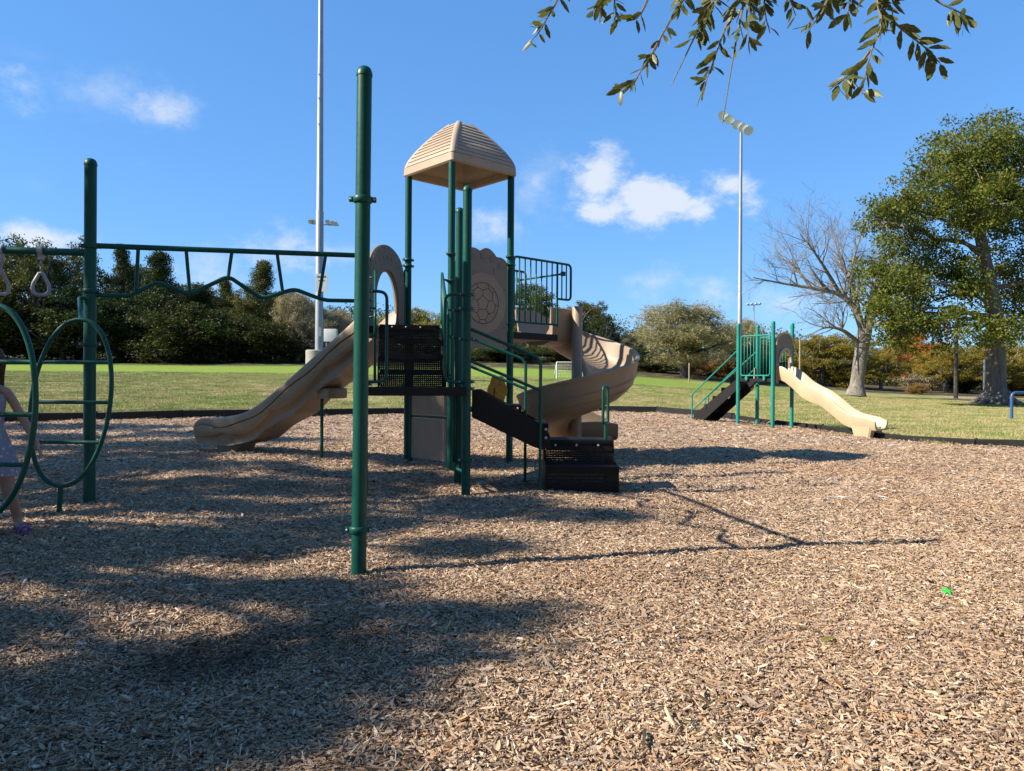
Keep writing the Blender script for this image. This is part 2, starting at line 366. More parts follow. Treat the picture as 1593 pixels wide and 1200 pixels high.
# ---- lawn: one sheet out to the horizon
def lawn_mat():
    m, t, b = new_mat('winter_lawn'); c = nd(t, 'ShaderNodeTexCoord'); vec = c.outputs['Object']
    n1 = nz_tex(t, .16, 5, .6, vec); n2 = nz_tex(t, 1.3, 6, .65, vec, mscale=(1, .55, 1)); n3 = nz_tex(t, 22, 5, .7, vec); n4 = nz_tex(t, 90, 3, .7, vec)
    straw = mixc(t, ramp(t, n3, [(.32, (0, 0, 0)), (.68, (1, 1, 1))]), (.28, .23, .09), (.52, .44, .20))
    green = mixc(t, ramp(t, n3, [(.3, (0, 0, 0)), (.7, (1, 1, 1))]), (.11, .155, .03), (.28, .33, .07))
    sep = nd(t, 'ShaderNodeSeparateXYZ'); t.links.new(vec, sep.inputs[0])
    def mr(src, a, b2, lo=0., hi=1.):
        n = nd(t, 'ShaderNodeMapRange'); n.interpolation_type = 'SMOOTHSTEP'
        for i, v in (('From Min', a), ('From Max', b2), ('To Min', lo), ('To Max', hi)): n.inputs[i].default_value = v
        t.links.new(src, n.inputs['Value']); return n.outputs[0]
    def mm(op, a, b2):
        n = nd(t, 'ShaderNodeMath', operation=op)
        for i, v in enumerate((a, b2)):
            if isinstance(v, float): n.inputs[i].default_value = v
            else: t.links.new(v, n.inputs[i])
        return n.outputs[0]
    fy = mr(sep.outputs['Y'], 30, 43); fx = mr(sep.outputs['X'], 20, 4)           # lusher strip along the crest, west part
    lush = mm('MULTIPLY', fy, fx)
    k = mm('ADD', mm('MULTIPLY', n1, .9), mm('MULTIPLY', n2, .95)); k = mm('ADD', k, mm('MULTIPLY', lush, .42))
    k = mm('ADD', k, mm('MULTIPLY', mr(sep.outputs['X'], 12, -6), .07))
    g = mr(k, .90, 1.08)
    col = mixc(t, g, straw, green); col = mixc(t, mm('MULTIPLY', mm('MULTIPLY', lush, mm('MULTIPLY', n3, n2)), 1.9), col, (.27, .40, .045))
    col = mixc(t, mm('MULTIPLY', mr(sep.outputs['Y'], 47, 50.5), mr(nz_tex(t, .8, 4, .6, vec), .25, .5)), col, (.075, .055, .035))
    bare = mm('MULTIPLY', mr(nz_tex(t, .5, 5, .6, vec, mscale=(.6, 1.4, 1)), .47, .60), mm('MULTIPLY', mr(sep.outputs['X'], 9.5, 12.5), mr(sep.outputs['Y'], 22, 18)))
    col = mixc(t, bare, col, (.46, .37, .24))
    col = mixc(t, mm('MULTIPLY', n4, .30), col, (.06, .07, .02))
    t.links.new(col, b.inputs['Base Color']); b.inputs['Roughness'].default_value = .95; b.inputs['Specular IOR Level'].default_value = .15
    bump(t, b, n3, .8, .05); return m
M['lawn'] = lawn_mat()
def axis_samples():
    a = list(np.arange(-26, 26.01, .5)); b = [26 * 1.16 ** k for k in range(1, 28)]
    return np.array([-v for v in reversed(b)] + a + b)
gx = axis_samples(); gy = axis_samples() + 12
XX, YY = np.meshgrid(gx, gy); ZZ = terr(XX, YY)
ins = inside(XX, YY)
lump = np.array([[.05 * mnoise.noise(Vector((x * .35, y * .35, 9))) for x in gx] for y in gy])
ZZ = ZZ + np.where(ins, -.12, .055 + lump * sst(0, 6, YY - 24) + .0)
nx, ny = len(gx), len(gy)
idx = np.arange(nx * ny).reshape(ny, nx)
Fq = np.stack([idx[:-1, :-1], idx[:-1, 1:], idx[1:, 1:], idx[1:, :-1]], -1).reshape(-1, 4)
me = np_mesh('lawn', np.stack([XX, YY, ZZ], -1).reshape(-1, 3), Fq, M['lawn']); me.polygons.foreach_set('use_smooth', [True] * len(me.polygons))
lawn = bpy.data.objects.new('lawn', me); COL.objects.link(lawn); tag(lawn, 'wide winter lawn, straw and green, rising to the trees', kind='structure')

# ---- mulch bed
CHIPS = [(0, (.055, .034, .022)), (.06, (.15, .095, .06)), (.16, (.30, .20, .125)), (.32, (.44, .315, .205)), (.50, (.57, .43, .295)), (.64, (.33, .275, .235)), (.76, (.70, .56, .40)), (.84, (.50, .38, .27)), (.93, (.50, .29, .13)), (1, (.88, .80, .66))]
def patch_fac(t, vec):
    """damp dark spots dug into the mulch + slightly redder areas"""
    f = None
    for a, b, r, s in [(-1.22, 3.08, .36, .6), (-.8, 3.3, .3, .4), (-2.3, 2.75, .26, .55), (-1.6, 4.75, .22, .5), (2.9, 3.95, .26, .35)]:
        mp = nd(t, 'ShaderNodeVectorMath', operation='SUBTRACT'); t.links.new(vec, mp.inputs[0]); mp.inputs[1].default_value = (a, b, 0)
        mu = nd(t, 'ShaderNodeVectorMath', operation='MULTIPLY'); t.links.new(mp.outputs[0], mu.inputs[0]); mu.inputs[1].default_value = (1 / r, 1 / r, 0)
        ln = nd(t, 'ShaderNodeVectorMath', operation='LENGTH'); t.links.new(mu.outputs[0], ln.inputs[0])
        mr = nd(t, 'ShaderNodeMapRange'); mr.interpolation_type = 'SMOOTHSTEP'; mr.inputs['From Min'].default_value = 1.3; mr.inputs['From Max'].default_value = .35; mr.inputs['To Max'].default_value = s
        t.links.new(ln.outputs['Value'], mr.inputs['Value'])
        if f is None: f = mr.outputs[0]
        else:
            m = nd(t, 'ShaderNodeMath', operation='MAXIMUM'); t.links.new(f, m.inputs[0]); t.links.new(mr.outputs[0], m.inputs[1]); f = m.outputs[0]
    return f
def mulch_mat(chip):
    m, t, b = new_mat('wood_chip' if chip else 'mulch_bed'); g = nd(t, 'ShaderNodeNewGeometry')
    if chip:
        oi = nd(t, 'ShaderNodeObjectInfo'); rnd = oi.outputs['Random']
        grain = nz_tex(t, 60, 4, .7, mscale=(.12, 1, 1)); h = grain
    else:
        vo = nd(t, 'ShaderNodeTexVoronoi'); vo.inputs['Scale'].default_value = 46
        mp = nd(t, 'ShaderNodeMapping'); mp.inputs['Rotation'].default_value = (0, 0, .6); mp.inputs['Scale'].default_value = (1, .55, 1); t.links.new(g.outputs['Position'], mp.inputs[0])
        wv = nz_tex(t, 5, 3, .5, g.outputs['Position']); t.links.new(mixc(t, .12, mp.outputs[0], wv, 'ADD'), vo.inputs['Vector'])
        sp = nd(t, 'ShaderNodeSeparateColor'); t.links.new(vo.outputs['Color'], sp.inputs[0]); rnd = sp.outputs[0]; h = vo.outputs['Distance']; grain = nz_tex(t, 160, 3, .7, g.outputs['Position'])
    c = ramp(t, rnd, CHIPS)
    c = mixc(t, ramp(t, grain, [(.3, (0, 0, 0)), (.75, (.5, .5, .5))]), c, (.12, .085, .06))
    big = nz_tex(t, .55, 4, .6, g.outputs['Position']); c = mixc(t, 1.0, c, ramp(t, big, [(.35, (.92, .86, .82)), (.65, (1.10, 1.06, 1.02))]), 'MULTIPLY')
    red = nz_tex(t, .33, 3, .5, g.outputs['Position']); rf = ramp(t, red, [(.56, (0, 0, 0)), (.74, (.45, .45, .45))]); c = mixc(t, rf, c, (.34, .175, .085))
    c = mixc(t, patch_fac(t, g.outputs['Position']), c, (.035, .024, .017))
    t.links.new(c, b.inputs['Base Color']); b.inputs['Roughness'].default_value = .85; b.inputs['Specular IOR Level'].default_value = .25
    bump(t, b, h, .6 if chip else .9, .004 if chip else .02); return m
M['mulch'] = mulch_mat(False); M['chip'] = mulch_mat(True)
step = .11
mx_ = np.arange(RX.min() - .2, RX.max() + .2, step); my_ = np.arange(RY.min() - .2, RY.max() + .2, step)
XX, YY = np.meshgrid(mx_, my_)
insm = inside(XX, YY)
near = insm.copy()
for dx in (-1, 0, 1):
    for dy in (-1, 0, 1): near |= np.roll(np.roll(insm, dx, 1), dy, 0)
ids = -np.ones(XX.shape, int); ids[near] = np.arange(near.sum())
pts = np.array([(x, y, mulch_z(x, y)) for x, y in zip(XX[near], YY[near])])
q = np.stack([ids[:-1, :-1], ids[:-1, 1:], ids[1:, 1:], ids[1:, :-1]], -1).reshape(-1, 4); q = q[(q >= 0).all(1)]
me = np_mesh('mulch_bed', pts, q, M['mulch']); me.polygons.foreach_set('use_smooth', [True] * len(me.polygons))
mulch = bpy.data.objects.new('mulch_bed', me); COL.objects.link(mulch); tag(mulch, 'playground ground of loose wood chip mulch', kind='structure')

# ---- loose chips: instanced on scattered points (nobody could count them)
CHIPX = bpy.data.collections.new('chip_shapes')
def chip_mesh(k):
    r = random.Random(k + 40); L = r.uniform(.015, .030); w = r.uniform(.0040, .0100); h = r.uniform(.002, .005)
    if k in (2, 5): w *= 1.5; L *= .8
    if k in (6, 8): w *= .45; L *= 1.5
    n = 4; rows = []; bend = r.uniform(-.18, .18); skew = r.uniform(-.4, .4)
    for i in range(n):
        s = i / (n - 1) - .5; ww = w * (1 - (abs(s) * 2) ** 3 * r.uniform(.35, .85)); y0 = bend * L * (s * s - .1) + r.uniform(-.1, .1) * w; x = s * L
        z0 = r.uniform(-.3, .3) * h
        rows.append([(x + skew * ww * .4, y0 - ww / 2, z0 - h / 2), (x - skew * ww * .4, y0 + ww / 2, z0 - h / 2), (x - skew * ww * .4, y0 + ww * .42, z0 + h / 2), (x + skew * ww * .4, y0 - ww * .42, z0 + h / 2)])
    mb = MB(); mb.grid(rows, True, False); mb.add(rows[0], [(0, 1, 2, 3)]); mb.add(rows[-1], [(3, 2, 1, 0)])
    return mb
def scatter(name, points, rots, scales, sources, mat, label, realize=False, rnd_seed=1):
    """vertices carrying rotation and scale, instancing the source objects through geometry nodes"""
    me = bpy.data.meshes.new(name); me.vertices.add(len(points)); me.vertices.foreach_set('co', points.astype(np.float32).ravel())
    a = me.attributes.new('rot', 'FLOAT_VECTOR', 'POINT'); a.data.foreach_set('vector', rots.astype(np.float32).ravel())
    a = me.attributes.new('scl', 'FLOAT_VECTOR', 'POINT'); a.data.foreach_set('vector', scales.astype(np.float32).ravel())
    a = me.attributes.new('pick', 'INT', 'POINT'); a.data.foreach_set('value', np.random.default_rng(rnd_seed).integers(0, len(sources), len(points)).astype(np.int32))
    me.materials.append(mat); ob = bpy.data.objects.new(name, me); COL.objects.link(ob)
    g = bpy.data.node_groups.new(name + '_scatter', 'GeometryNodeTree')
    g.interface.new_socket('Geometry', in_out='INPUT', socket_type='NodeSocketGeometry'); g.interface.new_socket('Geometry', in_out='OUTPUT', socket_type='NodeSocketGeometry')
    gi = g.nodes.new('NodeGroupInput'); go = g.nodes.new('NodeGroupOutput'); iop = g.nodes.new('GeometryNodeInstanceOnPoints')
    gti = g.nodes.new('GeometryNodeGeometryToInstance')
    for s in reversed(sources):
        oi = g.nodes.new('GeometryNodeObjectInfo'); oi.inputs['Object'].default_value = s; oi.transform_space = 'ORIGINAL'; g.links.new(oi.outputs['Geometry'], gti.inputs[0])
    def attr(nm, ty):
        n = g.nodes.new('GeometryNodeInputNamedAttribute'); n.data_type = ty; n.inputs['Name'].default_value = nm
        return [o for o in n.outputs if o.enabled][0]
    g.links.new(gi.outputs[0], iop.inputs['Points']); g.links.new(gti.outputs[0], iop.inputs['Instance']); iop.inputs['Pick Instance'].default_value = True
    g.links.new(attr('pick', 'INT'), iop.inputs['Instance Index']); e2r = g.nodes.new('FunctionNodeEulerToRotation'); g.links.new(attr('rot', 'FLOAT_VECTOR'), e2r.inputs[0]); g.links.new(e2r.outputs[0], iop.inputs['Rotation'])
    g.links.new(attr('scl', 'FLOAT_VECTOR'), iop.inputs['Scale']); g.links.new(iop.outputs[0], go.inputs[0])
    mod = ob.modifiers.new('scatter', 'NODES'); mod.node_group = g; tag(ob, label, kind='stuff'); return ob

rs = np.random.default_rng(11)
def zlook(P):
    """mulch height at many points, by bilinear lookup of the grid"""
    H = np.zeros(XX.shape); H[near] = pts[:, 2]
    fx = np.clip((P[:, 0] - mx_[0]) / step, 0, len(mx_) - 1.001); fy = np.clip((P[:, 1] - my_[0]) / step, 0, len(my_) - 1.001)
    i, j = fx.astype(int), fy.astype(int); a, b = fx - i, fy - j
    return H[j, i] * (1 - a) * (1 - b) + H[j, i + 1] * a * (1 - b) + H[j + 1, i] * (1 - a) * b + H[j + 1, i + 1] * a * b
PP, RR, SS = [], [], []
for d0, d1, rho, sc, up in ((1.3, 3.2, 13500, 1.0, 1.0), (3.2, 5.2, 8800, 1.05, 1.0), (5.2, 8, 3400, 1.2, 1.0), (8, 13, 1050, 1.5, .9), (13, 25, 280, 2.1, .8)):
    wdt = .70 * d1 + 1.4; n = int(rho * 2 * wdt * (d1 - d0))
    p = np.stack([rs.uniform(-wdt, wdt, n), rs.uniform(d0, d1, n), np.zeros(n)], 1); p = p[np.abs(p[:, 0]) < .70 * p[:, 1] + 1.4]
    p = p[inside(p[:, 0], p[:, 1])] if d1 > 10 else p; n = len(p)
    p[:, 2] = zlook(p) + rs.uniform(.0, .013, n) * sc
    til = rs.normal(0, .30, (n, 2)) * up
    PP.append(p); RR.append(np.column_stack([til, rs.uniform(0, 6.283, n)]))
    s = sc * rs.lognormal(-.24, .38, n); SS.append(np.column_stack([s * rs.uniform(.75, 1.45, n), s, s]))
PP, RR, SS = np.concatenate(PP), np.concatenate(RR), np.concatenate(SS)
srcs = []
for k in range(9):
    x, y = 1.0 + .23 * k, 3.0 + .11 * (k % 3)
    o = chip_mesh(k).build('wood_chip', M['chip'], None); o.location = (x, y, mulch_z(x, y) + .006); o.parent = mulch; srcs.append(o)
chips = scatter('wood_chips', PP, RR, SS, srcs, M['chip'], 'loose tan and grey wood chips covering the playground')

# ---- grass blades over the lawn in view
def tuft(k):
    r = np.random.default_rng(70 + k); n = 110; V = []; Q = []
    for i in range(n):
        x, y = r.uniform(-.32, .32, 2); a = r.uniform(0, 6.28); h = r.uniform(.018, .055); w = r.uniform(.003, .006); lx, ly = r.normal(0, .5, 2) * h
        dx, dy = math.cos(a) * w, math.sin(a) * w; b = len(V)
        V += [(x - dx, y - dy, 0), (x + dx, y + dy, 0), (x + lx, y + ly, h)]; Q.append((b, b + 1, b + 2))
    me = np_mesh('grass_tuft', np.array(V), np.array(Q), None); return me
def blade_mat():
    m, t, b = new_mat('grass_blade'); g = nd(t, 'ShaderNodeNewGeometry'); pos = g.outputs['Position']
    st = ramp(t, g.outputs['Random Per Island'], [(0, (.25, .20, .08)), (1, (.54, .45, .22))]); gr = ramp(t, g.outputs['Random Per Island'], [(0, (.10, .15, .03)), (1, (.27, .32, .07))])
    n = nz_tex(t, .9, 5, .65, pos); c = mixc(t, ramp(t, n, [(.44, (0, 0, 0)), (.60, (1, 1, 1))]), st, gr); t.links.new(c, b.inputs['Base Color']); b.inputs['Roughness'].default_value = .8; return m
M['blade'] = blade_mat(); tsrc = []
for k in range(3):
    m_ = tuft(k); m_.materials.append(M['blade']); o = bpy.data.objects.new('grass_tuft', m_); COL.objects.link(o); x, y = -6 + 4 * k, 27.0; o.location = (x, y, float(terr(x, y)) + .06); o.parent = lawn; tsrc.append(o)
n = 16000
d = np.sqrt(rs.uniform(13.5 ** 2, 40 ** 2, n)); p = np.stack([rs.uniform(-.76, .76, n) * d, d, np.zeros(n)], 1); p = p[~inside(p[:, 0], p[:, 1])]; n = len(p)
gxi = np.searchsorted(gx, p[:, 0]) - 1; gyi = np.searchsorted(gy, p[:, 1]) - 1
a = (p[:, 0] - gx[gxi]) / (gx[gxi + 1] - gx[gxi]); b = (p[:, 1] - gy[gyi]) / (gy[gyi + 1] - gy[gyi])
p[:, 2] = ZZ[gyi, gxi] * (1 - a) * (1 - b) + ZZ[gyi, gxi + 1] * a * (1 - b) + ZZ[gyi + 1, gxi] * (1 - a) * b + ZZ[gyi + 1, gxi + 1] * a * b - .004
s = rs.uniform(.8, 1.3, n)
grass = scatter('grass', p, np.column_stack([np.zeros((n, 2)), rs.uniform(0, 6.28, n)]), np.column_stack([s, s, s * rs.uniform(.7, 1.2, n)]), tsrc, M['blade'], 'short winter grass blades across the lawn', rnd_seed=3)
def lawn_z(x, y): return float(terr(x, y)) + .055

# ---- playground border: moulded black timbers with stakes between
border = thing('playground_border', 'low black plastic border of staked timbers around the mulch', 'border', (ring[4].x, ring[4].y, 0))
L = [0.0]
RP = RING + [RING[0]]
for a_, b_ in zip(RP, RP[1:]): L.append(L[-1] + (b_ - a_).length)
def along(s):
    k = min(max(int(np.searchsorted(L, s)) - 1, 0), len(RP) - 2); t = (s - L[k]) / (L[k + 1] - L[k]); return RP[k].lerp(RP[k + 1], t)
i_end = L[14 * 8 + 6] ; s0 = 0.0; PIECE = 1.80
k = 0
while s0 < i_end:
    P0, P1 = along(s0 + .012), along(s0 + PIECE - .012); D = (P1 - P0); ln = D.length; U = D.normalized(); N = Vector((-U.y, U.x, 0))
    z0, z1 = mulch_z(P0.x, P0.y), mulch_z(P1.x, P1.y); right = P0.x > 6.2
    top = .185 if not right else .135
    mb = MB(); rows = []
    nst = 25; wob = random.Random(k).uniform(-.012, .012)
    for i in range(nst):
        t = i / (nst - 1); c = P0.lerp(P1, t); zb = z0 + (z1 - z0) * t; dz = wob * (t - .5) * 2
        zc = zb + top + dz; scallop = .0
        if right: scallop = .045 * max(0., math.sin(t * math.pi * 3)) ** .5     # arched bottom lip seen on the thin timbers
        w = .055
        rows.append([c + N * w + Vector((0, 0, zb - .08 - c.z)), c + N * w + Vector((0, 0, zc - .012)), c + N * (w - .014) + Vector((0, 0, zc)), c - N * (w - .014) + Vector((0, 0, zc)), c - N * w + Vector((0, 0, zc - .012)), c - N * w + Vector((0, 0, zc - .035)), c - N * (w - .0 - scallop * .5) + Vector((0, 0, zb + (.02 if right else 0))), c - N * (w - scallop * .5) + Vector((0, 0, zb - .08))])
    mb.grid(rows, True); mb.fan(rows[0]); mb.fan(rows[-1]); mb.build('border_timber', M['rubber'], border)
    e = along(s0); ze = mulch_z(e.x, e.y)
    MB().lathe([(.028, ze - .1), (.028, ze + top + .012), (.018, ze + top + .02)], (e.x, e.y, 0), 10).build('stake', M['rubber'], border)
    s0 += PIECE; k += 1

# ================================================================== play equipment
PR = .0445
def gz(x, y): return mulch_z(x, y)
def V3(p, z): return Vector((p[0], p[1], z))
def post(parent, p, top, mat, r=PR, lean=(0, 0), cap=True, name='post', bottom=None):
    z0 = (gz(*p) if bottom is None else bottom) - .25
    h = top - z0; tp = Vector((p[0] + lean[0] * h, p[1] + lean[1] * h, 0)); mb = MB()
    rows = []
    prof = [(r, 0), (r, h * .25), (r, h * .5), (r, h * .75), (r, h - .062)]
    if cap: prof += [(r + .0035, h - .060), (r + .0035, h - .046), (r * .98, h - .03), (r * .82, h - .014), (r * .5, h - .004), (r * .08, h)]
    else: prof += [(r, h)]
    n = 20
    for rr, z in prof:
        rows.append([Vector((p[0] + lean[0] * z + rr * math.cos(2 * math.pi * j / n), p[1] + lean[1] * z + rr * math.sin(2 * math.pi * j / n), z0 + z)) for j in range(n)])
    mb.grid(rows, True); mb.fan(rows[0]); mb.fan(rows[-1])
    return mb.build(name, mat, parent)
def collar(parent, c, mat, ang=0.0, r=PR, h=.036):
    """two-piece post clamp with bolted ears"""
    mb = MB(); c = Vector(c)
    mb.lathe([(r + .001, -h / 2), (r + .009, -h / 2 + .002), (r + .014, -h / 4), (r + .014, h / 4), (r + .009, h / 2 - .002), (r + .001, h / 2)], c, 20)
    for s in (-1, 1):
        dx, dy = math.cos(ang) * s, math.sin(ang) * s
        mb.box(c + Vector((dx, dy, 0)) * (r + .022), (.028, .03, .030), ang, bevel=.006)
    o = mb.build('clamp', mat, parent)
    for s in (-1, 1):
        b = MB(); d = Vector((math.cos(ang) * s, math.sin(ang) * s, 0)); nrm = Vector((-d.y, d.x, 0)) * (-1 if d.x > -2 and -d.y * s > 0 else 1)
        q = c + d * (r + .024); b.lathe([(.008, -.020), (.008, .018), (.005, .021)], q, 8, nrm)
        b.build('bolt', M['bolt'], o)
    return o
def pipe(parent, pts, r, mat, name='rail', fil=.06, n=10):
    return MB().tube(fillet(pts, fil) if fil else pts, r, n).build(name, mat, parent)

H_, E_, F_, G_ = (-1.405, 7.12), (-.449, 7.40), (-.592, 8.34), (-1.588, 8.07)
J_, B_, A_, C_, D_ = (-1.785, 9.08), (-.755, 9.27), (-1.385, 9.97), (-.030, 9.93), (-.660, 10.63)
Q_ = (-3.515, 6.26)
DK1, DK2 = 1.07, 1.80

tower = thing('play_tower', 'large green and tan play structure with peaked roof, straight slide and spiral slide', 'play structure', (-.9, 8.8, 0))
posts = {}
for k, p, top in (('H', H_, 3.0), ('E', E_, 3.06), ('F', F_, 3.06), ('G', G_, 3.0), ('J', J_, 2.98)):
    posts[k] = post(tower, p, top, M['green'])
for k, p in (('A', A_), ('B', B_), ('C', C_), ('D', D_)):
    posts[k] = post(tower, p, 3.90, M['green'], cap=False)
for k, p, zs, ang in (('A', A_, (2.66, 2.74), .6), ('B', B_, (2.70, 2.37), .8), ('C', C_, (2.78, 2.68, 1.9), .75), ('E', E_, (1.85, 1.06, 1.13, 1.55, .36), .2), ('F', F_, (1.92, 1.62), .2), ('H', H_, (2.28, 1.9, 1.1, 1.8), .3)):
    for z in zs: collar(posts[k], V3(p, z), M['green'], ang)

# ---- decks
def deck(poly, z, name='deck', parent=tower, mat=None, inset=0.0, t=.08):
    mb = MB(); c = sum((Vector((x, y, 0)) for x, y in poly), Vector()) / len(poly)
    q = [c + (Vector((x, y, 0)) - c) * (1 - inset) for x, y in poly]
    mb.slab([(v.x, v.y) for v in q], (0, 0, z - t / 2), (1, 0, 0), (0, 1, 0), (0, 0, 1), t)
    return mb.build(name, mat or M['black'], parent)
CE = Vector((C_[0] - B_[0], C_[1] - B_[1], 0)).normalized()          # direction B->C, on to the spiral
CN = Vector((-CE.y, CE.x, 0))
K_ = (C_[0] + CE.x * .90, C_[1] + CE.y * .90); L_ = (D_[0] + CE.x * .90, D_[1] + CE.y * .90)
deck([H_, E_, F_, G_], DK1, inset=.02)
deck([J_, B_, A_], DK2, inset=.03)
deck([A_, B_, C_, D_], DK2 - .001, inset=.02)
deck([(C_[0] + .05 * CE.x, C_[1] + .05 * CE.y), K_, L_, (D_[0] + .05 * CE.x, D_[1] + .05 * CE.y)], DK2 - .002, t=.09)
MB().slab([(0, 0), (1, 0), (1, 1), (0, 1)], V3(H_, 0) + Vector((0, -.055, .99)), V3(E_, 0) - V3(H_, 0), (0, 0, .085), (-.28, .96, 0), .03).build('deck_fascia', M['black'], tower)

# ---- stairs with perforated risers
def lattice(mb, o, U, V, w, h, nu, nv, t, N, gap=.45, solid_bottom=0.0):
    """perforated plate: bars between real square holes"""
    o, U, V, N = Vector(o), Vector(U).normalized(), Vector(V).normalized(), Vector(N).normalized()
    cu, cv = w / nu, h / nv
    for i in range(nu + 1):
        ww = cu * (1 - gap); mb.slab([(-ww / 2, 0), (ww / 2, 0), (ww / 2, h), (-ww / 2, h)], o + U * (i * cu), U, V, N, t)
    for j in range(nv + 1):
        hh = cv * (1 - gap); mb.slab([(0, -hh / 2), (w, -hh / 2), (w, hh / 2), (0, hh / 2)], o + V * (j * cv), U, V, N, t * .96)
def stair(parent, o, W_, D, width, n, rise, run, mat, name='stair', z0=0.0, stringers=True, nu=22, last=True, boltrow=False):
    """o: centre of the bottom edge (3D), W_: width unit vector, D: climbing unit vector"""
    o, W_, D = Vector(o), Vector(W_), Vector(D); st = None
    mb = MB(); side = []
    for i in range(n):                                # treads (thin plates with folded nose)
        if i == n - 1 and not last: continue
        c = o + D * (run * (i + .5)) + Vector((0, 0, rise * (i + 1)))
        rot = Matrix((W_, D, Vector((0, 0, 1)))).transposed()
        if st is None:
            mb.box(c, (width, run, .018), M=rot); st = mb.build(name, mat, parent)
        else: MB().box(c, (width, run, .018), M=rot).build('tread', mat, st)
    if st is None: st = mb.box(o, (width, .02, .02)).build(name, mat, parent)
    for i in range(n):
        m2 = MB(); q = o + D * (run * i + .008) - W_ * (width / 2) + Vector((0, 0, rise * i + .008))
        lattice(m2, q, W_, (0, 0, 1), width, rise - .032, int(nu * 1.5), 7, .006, D, .27)
        m2.slab([(0, rise - .05), (width, rise - .05), (width, rise + .006), (0, rise + .006)], q - Vector((0, 0, .008)) - D * .005, W_, (0, 0, 1), D, .008)
        m2.build('riser', mat, st)
    if stringers:
        for s in (-1, 1):
            q = o + W_ * (s * (width / 2 + .012)); tot, hh = run * n, rise * n
            MB().slab([(-.06, -.10), (.10, -.10), (tot, hh - .22), (tot, hh + .012), (tot - .05, hh + .012), (-.06, .14)], q, D, (0, 0, 1), W_, .016).build('stringer', mat, st)
    return st
fg = (Vector((*F_, 0)) + Vector((*G_, 0))) / 2; jb = (Vector((*J_, 0)) + Vector((*B_, 0))) / 2
dd = (jb - fg); runT = dd.length - .10; dd.normalize(); ww = Vector((dd.y, -dd.x, 0))
upst = stair(tower, V3(fg + dd * .02, DK1), ww, dd, .70, 4, (DK2 - DK1) / 4 - .002, (runT) / 4, M['black'], last=False)
for i in (-.2, -.04, .13): MB().lathe([(.010, -.01), (.010, .006), (.005, .010)], V3(fg + dd * (.02 + runT * .75 - .002) + ww * i, DK2 - .03), 10, -dd).build('bolt', M['bolt'], upst)
# stair barriers: picket panels along both sides of the upper stair
def barrier(parent, p0, p1, zb0, zb1, zt0, zt1, n, mat, r=.013, rp=.008, name='barrier', over=0.0, corner=.06):
    """tube frame with separate pickets; p0,p1 (x,y); bottom/top heights at both ends"""
    a, b = Vector((*p0, 0)), Vector((*p1, 0))
    fr = [V3(a, zb0), V3(b, zb1), V3(b, zt1), V3(a, zt0)]
    pts = fillet([(fr[0] + fr[1]) / 2, fr[1], fr[2], fr[3], fr[0], (fr[0] + fr[1]) / 2], corner)
    o = MB().tube(pts[:-1], r, 10, closed=True).build(name, mat, parent)
    for i in range(n):
        t = (i + 1) / (n + 1); q = a.lerp(b, t)
        MB().tube([V3(q, zb0 + (zb1 - zb0) * t), V3(q, zt0 + (zt1 - zt0) * t)], rp, 8).build('picket', mat, o)
    return o
for s, off in ((1, .395), (-1, .40)):
    q0 = fg + ww * (s * off) + dd * .03; q1 = fg + ww * (s * off) + dd * (runT * .96)
    barrier(tower, q0, q1, DK1 + .04, DK2 - .02, DK1 + .78, DK2 + .66, 9, M['green'], .016, .010)
    pb = F_ if s > 0 else G_; pt = B_ if s > 0 else J_
    for z, pp, qq in ((DK1 + .55, pb, q0), (DK1 + .85, pb, q0), (DK2 + .57, pt, q1), (DK2 + .1, pt, q1)):
        MB().tube([V3(pp, z), V3(qq, z)], .012, 8).build('bracket', M['green'], tower)
# grab loops either side of the lower deck's front
he = (Vector((*E_, 0)) - Vector((*H_, 0))).normalized()
for p, s in ((H_, 1), (E_, -1)):
    a = Vector((*p, 0)); b = a + he * (s * .215)
    pipe(tower, [V3(a, 1.985), V3(b, 1.985 - .005), V3(b, 1.125), V3(a, 1.12)], .0155, M['green'], 'grab_rail', .075)
    collar(tower, V3(a, 1.985), M['green'], .2)

# ---- tower roof: four curved, clapboard-ribbed faces
rc = (Vector((*A_, 0)) + Vector((*C_, 0)) + Vector((*B_, 0)) + Vector((*D_, 0))) / 4
RX_ = CE; RY_ = CN; HB, ZB, ZT = .545, 3.83, 4.535
def roof_ring(a, z, rnd, n=6):
    out = []; r = min(rnd, a * .9)
    for k, (sx, sy) in enumerate(((1, 1), (-1, 1), (-1, -1), (1, -1))):
        for j in range(n + 1):
            th = math.pi / 2 * (k + j / n); out.append(rc + RX_ * (sx * (a - r) + r * math.cos(th)) + RY_ * (sy * (a - r) + r * math.sin(th)) + Vector((0, 0, z)))
    return out
mb = MB(); rows = [roof_ring(HB - .05, ZB + .012, .04), roof_ring(HB - .018, ZB, .05), roof_ring(HB, ZB + .02, .06), roof_ring(HB - .004, ZB + .115, .06)]
NC = 10
def prof(t): return (HB - .012) * (1 - .80 * t ** 1.38)
for k in range(NC):
    t0, t1 = k / (NC + .6), (k + 1) / (NC + .6); z0, z1 = ZB + .118 + (ZT - ZB - .118) * t0, ZB + .118 + (ZT - ZB - .118) * t1
    lip = .012
    rows += [roof_ring(prof(t0) - .005, z0 + .001, .10), roof_ring(prof(t0) + .005, z0 + .008, .10), roof_ring(prof(t1) + .004 + lip * .2, z1 - .004, .09)]
rows += [roof_ring(.105, ZT - .022, .085), roof_ring(.075, ZT - .008, .065), roof_ring(.04, ZT - .002, .035), roof_ring(.01, ZT, .009)]
mb.grid(rows, True); mb.fan(rows[-1])
roof = mb.build('roof', M['roof'], tower, autosmooth=30)
